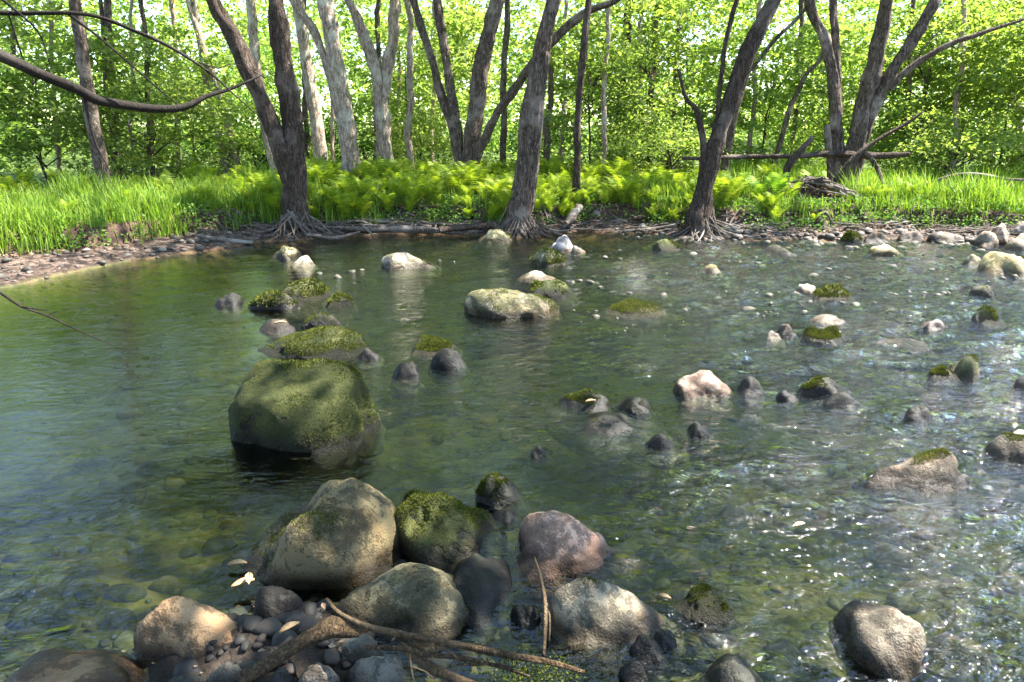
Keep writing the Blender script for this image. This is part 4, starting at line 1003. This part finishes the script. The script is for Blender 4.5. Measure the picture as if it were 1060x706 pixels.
gr = tufts(760, 34, (2.2, 12), (.14, 6), rg, lambda x, y: 1 if x > 5.4 else .28)
gm = tufts(110, 22, (-3, 5), (.2, 4), rg, None)
grass_mesh('grass', np.vstack([gl, gr, gm]), .44, rg, GRASS, 'long lush grass on the far bank')
# low leafy herbs hanging over the edge
hp = tufts(330, 26, (-6, 9.5), (-.10, .35), rg, None, .09); hp[:, 2] += rg.uniform(.02, .20, len(hp))
v, f = leaf_quads(hp, .055, .9, rg)
tag(link('herbs', mesh_uniform('herbs', v, f), PLANT), 'low leafy herbs along the top of the bank', 'herbs', kind='stuff')
# dead leaves
lp = bankpos(5200, (-8, 11), (-.25, 1.2), rg); lp[:, 2] += rg.uniform(.004, .03, len(lp))
q = np.column_stack([MND[0] + rg.normal(0, .55, 900), 13.1 + rg.normal(0, .4, 900)]); zq = gz(q[:, 0], q[:, 1]) + .38 * np.exp(-(((q[:, 0] - MND[0]) / .75) ** 2 + ((q[:, 1] - 13.2) / .55) ** 2)) + .03
lp = np.vstack([lp, np.column_stack([q, zq])])
v, f = leaf_quads(lp, .06, 1.2, rg)
tag(link('leaf_litter', mesh_uniform('leaf_litter', v, f), LITTER), 'dry brown leaf litter on the bank', 'leaf litter', kind='stuff')

# ------------------------------------------------------------------ sticks and fallen wood
# fine tangle of rootlets and twigs on the bank face
T = Tubes()
for k in range(420):
    x = rg.uniform(-4.8, 8.8); w = np.interp(x, WX, WV); y = np.interp(x, LX, LY) + w + rg.normal(-.15, .16)
    ln = rg.uniform(.15, .75); a = rg.normal(0, .55) + (math.pi if rg.uniform() < .5 else 0)
    pts = []
    for t in (0, .35, .7, 1):
        xx, yy = x + ln * t * math.cos(a), y + ln * t * math.sin(a) * .6
        pts.append((xx, yy, max(0, float(gz(xx, yy))) + .03 + rg.uniform(0, .06)))
    r = rg.uniform(.004, .016); T.add(pts, [r, r * .9, r * .7, r * .35], 5, .1, .1, k, .0, cap=False)
for px_, yb_ in ((538, 12.2), (724, 11.9), (306, 12.0)):
    for k in range(46):
        p0_ = on_y(px_ + rg.normal(0, 7), 236, yb_); a = rg.uniform(-math.pi * 1.05, .15); ln = rg.uniform(.25, .7)
        pts = [(p0_[0] + ln * t * math.cos(a) * 1.1, p0_[1] - .1 + ln * t * math.sin(a) * .8, max(float(gz(p0_[0] + ln * t * math.cos(a) * 1.1, p0_[1] - .1 + ln * t * math.sin(a) * .8)), -.02) + .02 + (1 - t) ** 2 * rg.uniform(.1, .32)) for t in (0, .3, .65, 1)]
        r = rg.uniform(.006, .02); T.add(pts, [r, r * .85, r * .6, r * .3], 5, .08, .15, k, .0, cap=False)
tag(T.build('twig_tangle', DEADWOOD), 'tangle of bleached twigs and rootlets along the cut bank', 'twigs', kind='stuff')
def stick(name, paths, mat, label, cat='branch', group=None, Yd=None, z=None):
    B = Tubes(); base = None
    for pth in paths:
        P = []; Rr = []
        for q in pth:
            p = on_y(q[0], q[1], q[3]) if Yd else on_z(q[0], q[1], q[3])
            P.append(p); Rr.append(q[2] / FPX * ((p - CAM) @ FW))
        if base is None: base = P[0]
        B.add(P, Rr, 10, .02 if not Yd else .07, .32, int(pth[0][0]), .012 if not Yd else .02)
    return tag(B.build(name, mat, None, tuple(base)), label, cat, group)
stick('fallen_log', [[(706, 164, 1.8, 14.0), (760, 163, 2.2, 14.0), (815, 162, 3.0, 13.9), (870, 160, 3.2, 13.8), (915, 161, 3.2, 13.8), (941, 160, 2.4, 13.8)]], BARK_DK, 'thin dark log lying level across the grey stems on the right bank', 'log', Yd=True)
stick('broken_stub', [[(812, 190, 4.5, 13.5), (816, 172, 4, 13.5), (828, 156, 3.4, 13.5), (841, 142, 2.4, 13.5)]], BARK_DK, 'broken dark stub rising from the root mound', 'stump', Yd=True)
stick('dead_branch', [[(857, 198, 3.5, 13.4), (872, 180, 3.5, 13.4), (889, 160, 3, 13.4), (915, 140, 2, 13.4), (940, 126, 1.4, 13.4), (957, 115, .8, 13.4)], [(893, 158, 2, 13.4), (905, 168, 2, 13.3), (915, 190, 1.9, 13.0), (923, 208, 1.7, 12.7), (930, 226, 1.5, 12.5)]], BARK_DK, 'dark dead branch propped against the fanning clump with one arm bent to the ground', Yd=True)
stick('dead_branch', [[(955, 192, 1.2, 13.4), (985, 182, 1.2, 13.3), (1012, 180, 1.2, 13.2), (1040, 185, 1.1, 13.1), (1075, 188, 1, 13.0)], [(975, 188, .9, 13.4), (985, 175, .7, 13.4), (990, 165, .4, 13.4)]], DEADWOOD, 'thin pale arching twig over the right-hand grass', Yd=True)
DW = 'driftwood along the far waterline'
for pth, mat, lab in [
    ([(196, 243, 2, .12), (225, 248, 2.4, .08), (262, 251, 1.6, .03)], DEADWOOD, 'grey stick along the waterline left of the dark fork'),
    ([(318, 243, 2, .1), (345, 246, 2.2, .06), (372, 240, 1.4, .1)], DEADWOOD, 'pale stick right of the dark fork base'),
    ([(352, 236, 2.4, .14), (395, 238, 3.2, .1), (440, 238, 3.2, .08), (480, 241, 2, .05)], DEADWOOD, 'long grey log half hanging from the cut bank left of the shaggy tree'),
    ([(375, 232, 1.2, .2), (382, 240, 1, .1), (388, 246, .8, .03)], DEADWOOD, 'short upright twig leaning on the cut bank'),
    ([(455, 239, 3, .12), (485, 236, 4, .14), (513, 233, 3, .18)], BARK_DK, 'dark stubby log left of the shaggy tree roots'),
    ([(510, 215, 1.6, .38), (535, 219, 1.6, .34), (562, 221, 1, .3)], DEADWOOD, 'bleached stick stretched above the shaggy tree roots'),
    ([(585, 232, 3, .2), (592, 224, 4, .28), (600, 214, 3.5, .38)], DEADWOOD, 'pale broken root stub below the thin brown trunk'),
    ([(655, 226, 2.4, .22), (690, 224, 3, .2), (712, 222, 2.2, .24)], BARK_DK, 'dark log on the bank left of the slanting tree'),
    ([(640, 240, 1.4, .03), (675, 237, 1.6, .08), (700, 233, 1.2, .15)], DEADWOOD, 'thin pale stick over the red mud beach'),
    ([(760, 232, 1.6, .14), (800, 238, 2, .08), (850, 240, 1.6, .05)], DEADWOOD, 'grey stick on the shingle right of the laced roots'),
    ([(815, 233, 1.8, .13), (860, 236, 2.2, .08), (915, 238, 1.4, .06)], DEADWOOD, 'long grey stick beneath the right bank overhang'),
    ([(940, 228, 2.2, .16), (985, 232, 2.2, .14), (1030, 231, 1.6, .16)], BARK_DK, 'dark stick lying behind the shingle at right')]:
    stick('driftwood', [pth], mat, lab, 'driftwood', DW)
NW = 'sticks caught on the near heap'
stick('driftwood', [[(250, 706, 9, .10), (275, 686, 9, .14), (300, 668, 8.5, .17), (322, 656, 9, .2), (342, 648, 10, .22), (364, 652, 8, .22), (371, 657, 3, .22)], [(342, 650, 4, .22), (352, 640, 3, .24)]], WETWOOD, 'thick pale-barked driftwood branch with a knobbly end on the near heap', 'driftwood', NW)
stick('driftwood', [[(338, 620, 1.6, .26), (350, 636, 2.2, .25), (376, 650, 3, .24), (420, 660, 3.4, .22), (478, 672, 3.4, .16), (529, 682, 3, .10), (570, 688, 2.4, .06), (606, 697, 1.5, .03)], [(444, 664, 1.4, .2), (470, 680, 1.1, .16), (480, 692, .7, .1)]], WETWOOD, 'longest thin stick trailing right from the near heap across the bottom', 'driftwood', NW)
stick('driftwood', [[(378, 670, 1.8, .2), (410, 675, 2.4, .18), (444, 683, 2.4, .15), (480, 687, 2.2, .12), (520, 697, 1.8, .06), (548, 706, 1, .04)], [(480, 687, 1.2, .12), (508, 686, 1, .1), (528, 690, .6, .07)]], WETWOOD, 'second thin stick below the longest one with a forked tip', 'driftwood', NW)
stick('driftwood', [[(413, 668, 4.5, .16), (440, 688, 5.5, .13), (470, 702, 5, .1), (500, 712, 4, .06)]], WETWOOD, 'short thick brown stick under the two thin sticks', 'driftwood', NW)
stick('driftwood', [[(424, 676, 1, .18), (426, 692, 1, .2), (430, 710, .9, .18)], [(426, 690, .8, .2), (440, 694, .6, .2), (450, 702, .5, .18)]], WETWOOD, 'thin yellowish twig poking up at the bottom of the stick pile', 'twig', NW)
stick('driftwood', [[(553, 577, 1.6, .16), (558, 596, 2, .13), (562, 622, 2.6, .09), (561, 652, 2.6, .04), (559, 680, 2, .0)], [(561, 616, 1.2, .09), (568, 640, 1.2, .06), (567, 668, .8, .02)]], WETWOOD, 'slim twig standing against the pinkish granite boulder', 'twig', NW)
# root mound tangle
T = Tubes(); mb = np.array([MND[0], 13.0, float(gz(MND[0], 13.0))])
for k in range(38):
    a = rg.uniform(-.3, math.pi + .3); ln = rg.uniform(.3, .95)
    p = []
    for t in (0, .5, 1):
        x = MND[0] + rg.normal(0, .18) + ln * t * math.cos(a); y = 12.95 + rg.normal(0, .2) - .2 * t
        z = float(gz(x, y)) + .42 * math.exp(-(((x - MND[0]) / .75) ** 2)) * (1 - .2 * t) + rg.uniform(-.02, .08)
        p.append((x, y, z))
    r = rg.uniform(.008, .028); T.add(p, [r, r * .8, r * .4], 6, .08, .15, k)
tag(T.build('root_mound', DEADWOOD, None, tuple(mb)), 'mound of upturned roots and dead sticks in front of the fanning clump', 'root mound')
# curled fallen leaves
def curled_leaf(px, py, z, ln, rot, label):
    n = 7; V = []
    for i in range(n):
        t = i / (n - 1); w = .42 * math.sin(math.pi * (t * .9 + .08)) * ln
        for s in (-1, -.4, .4, 1):
            V.append((t * ln, s * w * .5, .10 * ln * math.sin(t * 3) + .16 * ln * s * s))
    F_ = [(i * 4 + j, i * 4 + j + 1, i * 4 + j + 5, i * 4 + j + 4) for i in range(n - 1) for j in range(3)]
    me = mesh_uniform('fallen_leaf', np.array(V), np.array(F_), True)
    p = on_z(px, py, z); o = link('fallen_leaf', me, LEAFDRY, None, tuple(p)); o.rotation_euler = (0, 0, rot); tag(o, label, 'leaf', 'fallen leaves')
    sm = o.modifiers.new('thickness', 'SOLIDIFY'); sm.thickness = .0012
def drymat():
    m, nt, out = newmat('tan_leaf'); g = N(nt, 'ShaderNodeTexCoord')
    col = ramp(nt, noise(nt, g.outputs['Object'], 40, 3), [(.3, (.24, .14, .06)), (.7, (.44, .30, .15))])
    p = N(nt, 'ShaderNodeBsdfPrincipled', i_Roughness=.6); L(nt, col, p.inputs['Base Color']); L(nt, p.outputs[0], out.inputs[0]); return m
LEAFDRY = drymat()
for a in [(236, 586, .015, .075, .1, 'tan curled leaf floating left of the largest near boulder'), (240, 610, .03, .085, .6, 'tan leaf above the egg-shaped tan boulder'), (258, 606, .06, .07, 1.9, 'orange-brown leaf wedged beside the largest near boulder'),
          (680, 617, .008, .055, -.5, 'pale leaf floating left of the blackish mossy boulder'), (822, 546, .012, .06, .4, 'pale leaf drifting in the open right-hand water'), (606, 417, .05, .07, .3, 'orange leaf on the dark weedy centre rock'),
          (284, 336, .10, .10, .3, 'tan leaf on the brown-black flat stone'), (290, 657, .13, .07, .8, 'brown leaf caught by the thick driftwood branch')]: curled_leaf(*a)
k = 60; hx = BAR[0] + rg.normal(0, .36, k); hy = BAR[1] + rg.normal(0, .2, k)
v, f = leaf_quads(np.column_stack([hx, hy, gz(hx, hy) + rg.uniform(.01, .04, k)]), .024, 1.2, rg)
tag(link('leaf_litter', mesh_uniform('leaf_litter', v, f), LITTER), 'crumbled brown leaves between the stones of the near heap', 'leaf litter', kind='stuff')
# bright water moss in the shallows at the bottom
p = on_z(560, 696, 0); k = 5200
mp = np.column_stack([p[0] + rg.normal(0, .10, k), p[1] + rg.normal(0, .05, k), rg.uniform(-.09, .006, k)])
v, f = leaf_quads(mp, .010, 1.6, rg)
tag(link('water_moss', mesh_uniform('water_moss', v, f), MOSS), 'bright green water moss cushion at the bottom edge', 'moss', kind='stuff')

# ------------------------------------------------------------------ light, world, camera
SUN_EL, SUN_AZ = R_(57), R_(76)        # azimuth measured from +Y (ahead) towards +X (right)
sd = Vector((math.cos(SUN_EL) * math.sin(SUN_AZ), math.cos(SUN_EL) * math.cos(SUN_AZ), math.sin(SUN_EL)))
sun = bpy.data.lights.new('sun', 'SUN'); sun.energy = 5.0; sun.angle = R_(.53); sun.color = (1, .95, .86)
so = bpy.data.objects.new('sun', sun); COL.objects.link(so); so.rotation_euler = sd.to_track_quat('Z', 'Y').to_euler(); so.location = (10, 5, 30)
w = bpy.data.worlds.new('World'); scn.world = w; w.use_nodes = True
nt = w.node_tree; nt.nodes.clear()
sky = N(nt, 'ShaderNodeTexSky', sky_type='NISHITA', sun_disc=False, sun_elevation=SUN_EL, sun_rotation=SUN_AZ, altitude=50, air_density=1.0, dust_density=.25, ozone_density=1.2)
bg = N(nt, 'ShaderNodeBackground', i_Strength=.105); L(nt, sky.outputs[0], bg.inputs[0])
wo = N(nt, 'ShaderNodeOutputWorld'); L(nt, bg.outputs[0], wo.inputs[0])
cam = bpy.data.cameras.new('camera'); cam.lens = LENS; cam.sensor_width = 36; cam.clip_start = .05; cam.clip_end = 2000
co = bpy.data.objects.new('camera', cam); COL.objects.link(co); co.location = (0, 0, CAMH); co.rotation_euler = (math.pi / 2 - PITCH, 0, 0)
scn.camera = co
scn.view_settings.view_transform = 'Standard'; scn.view_settings.look = 'None'; scn.view_settings.gamma = 1; scn.view_settings.use_curve_mapping = False
scn.view_settings.exposure = 2.6
cy = scn.cycles
cy.max_bounces = 8; cy.diffuse_bounces = 3; cy.glossy_bounces = 3; cy.transmission_bounces = 4; cy.transparent_max_bounces = 8
cy.caustics_reflective = False; cy.caustics_refractive = False; cy.sample_clamp_indirect = 6; cy.blur_glossy = .3
try:
    cy.use_denoising = True; cy.denoiser = 'OPENIMAGEDENOISE'
except Exception: pass
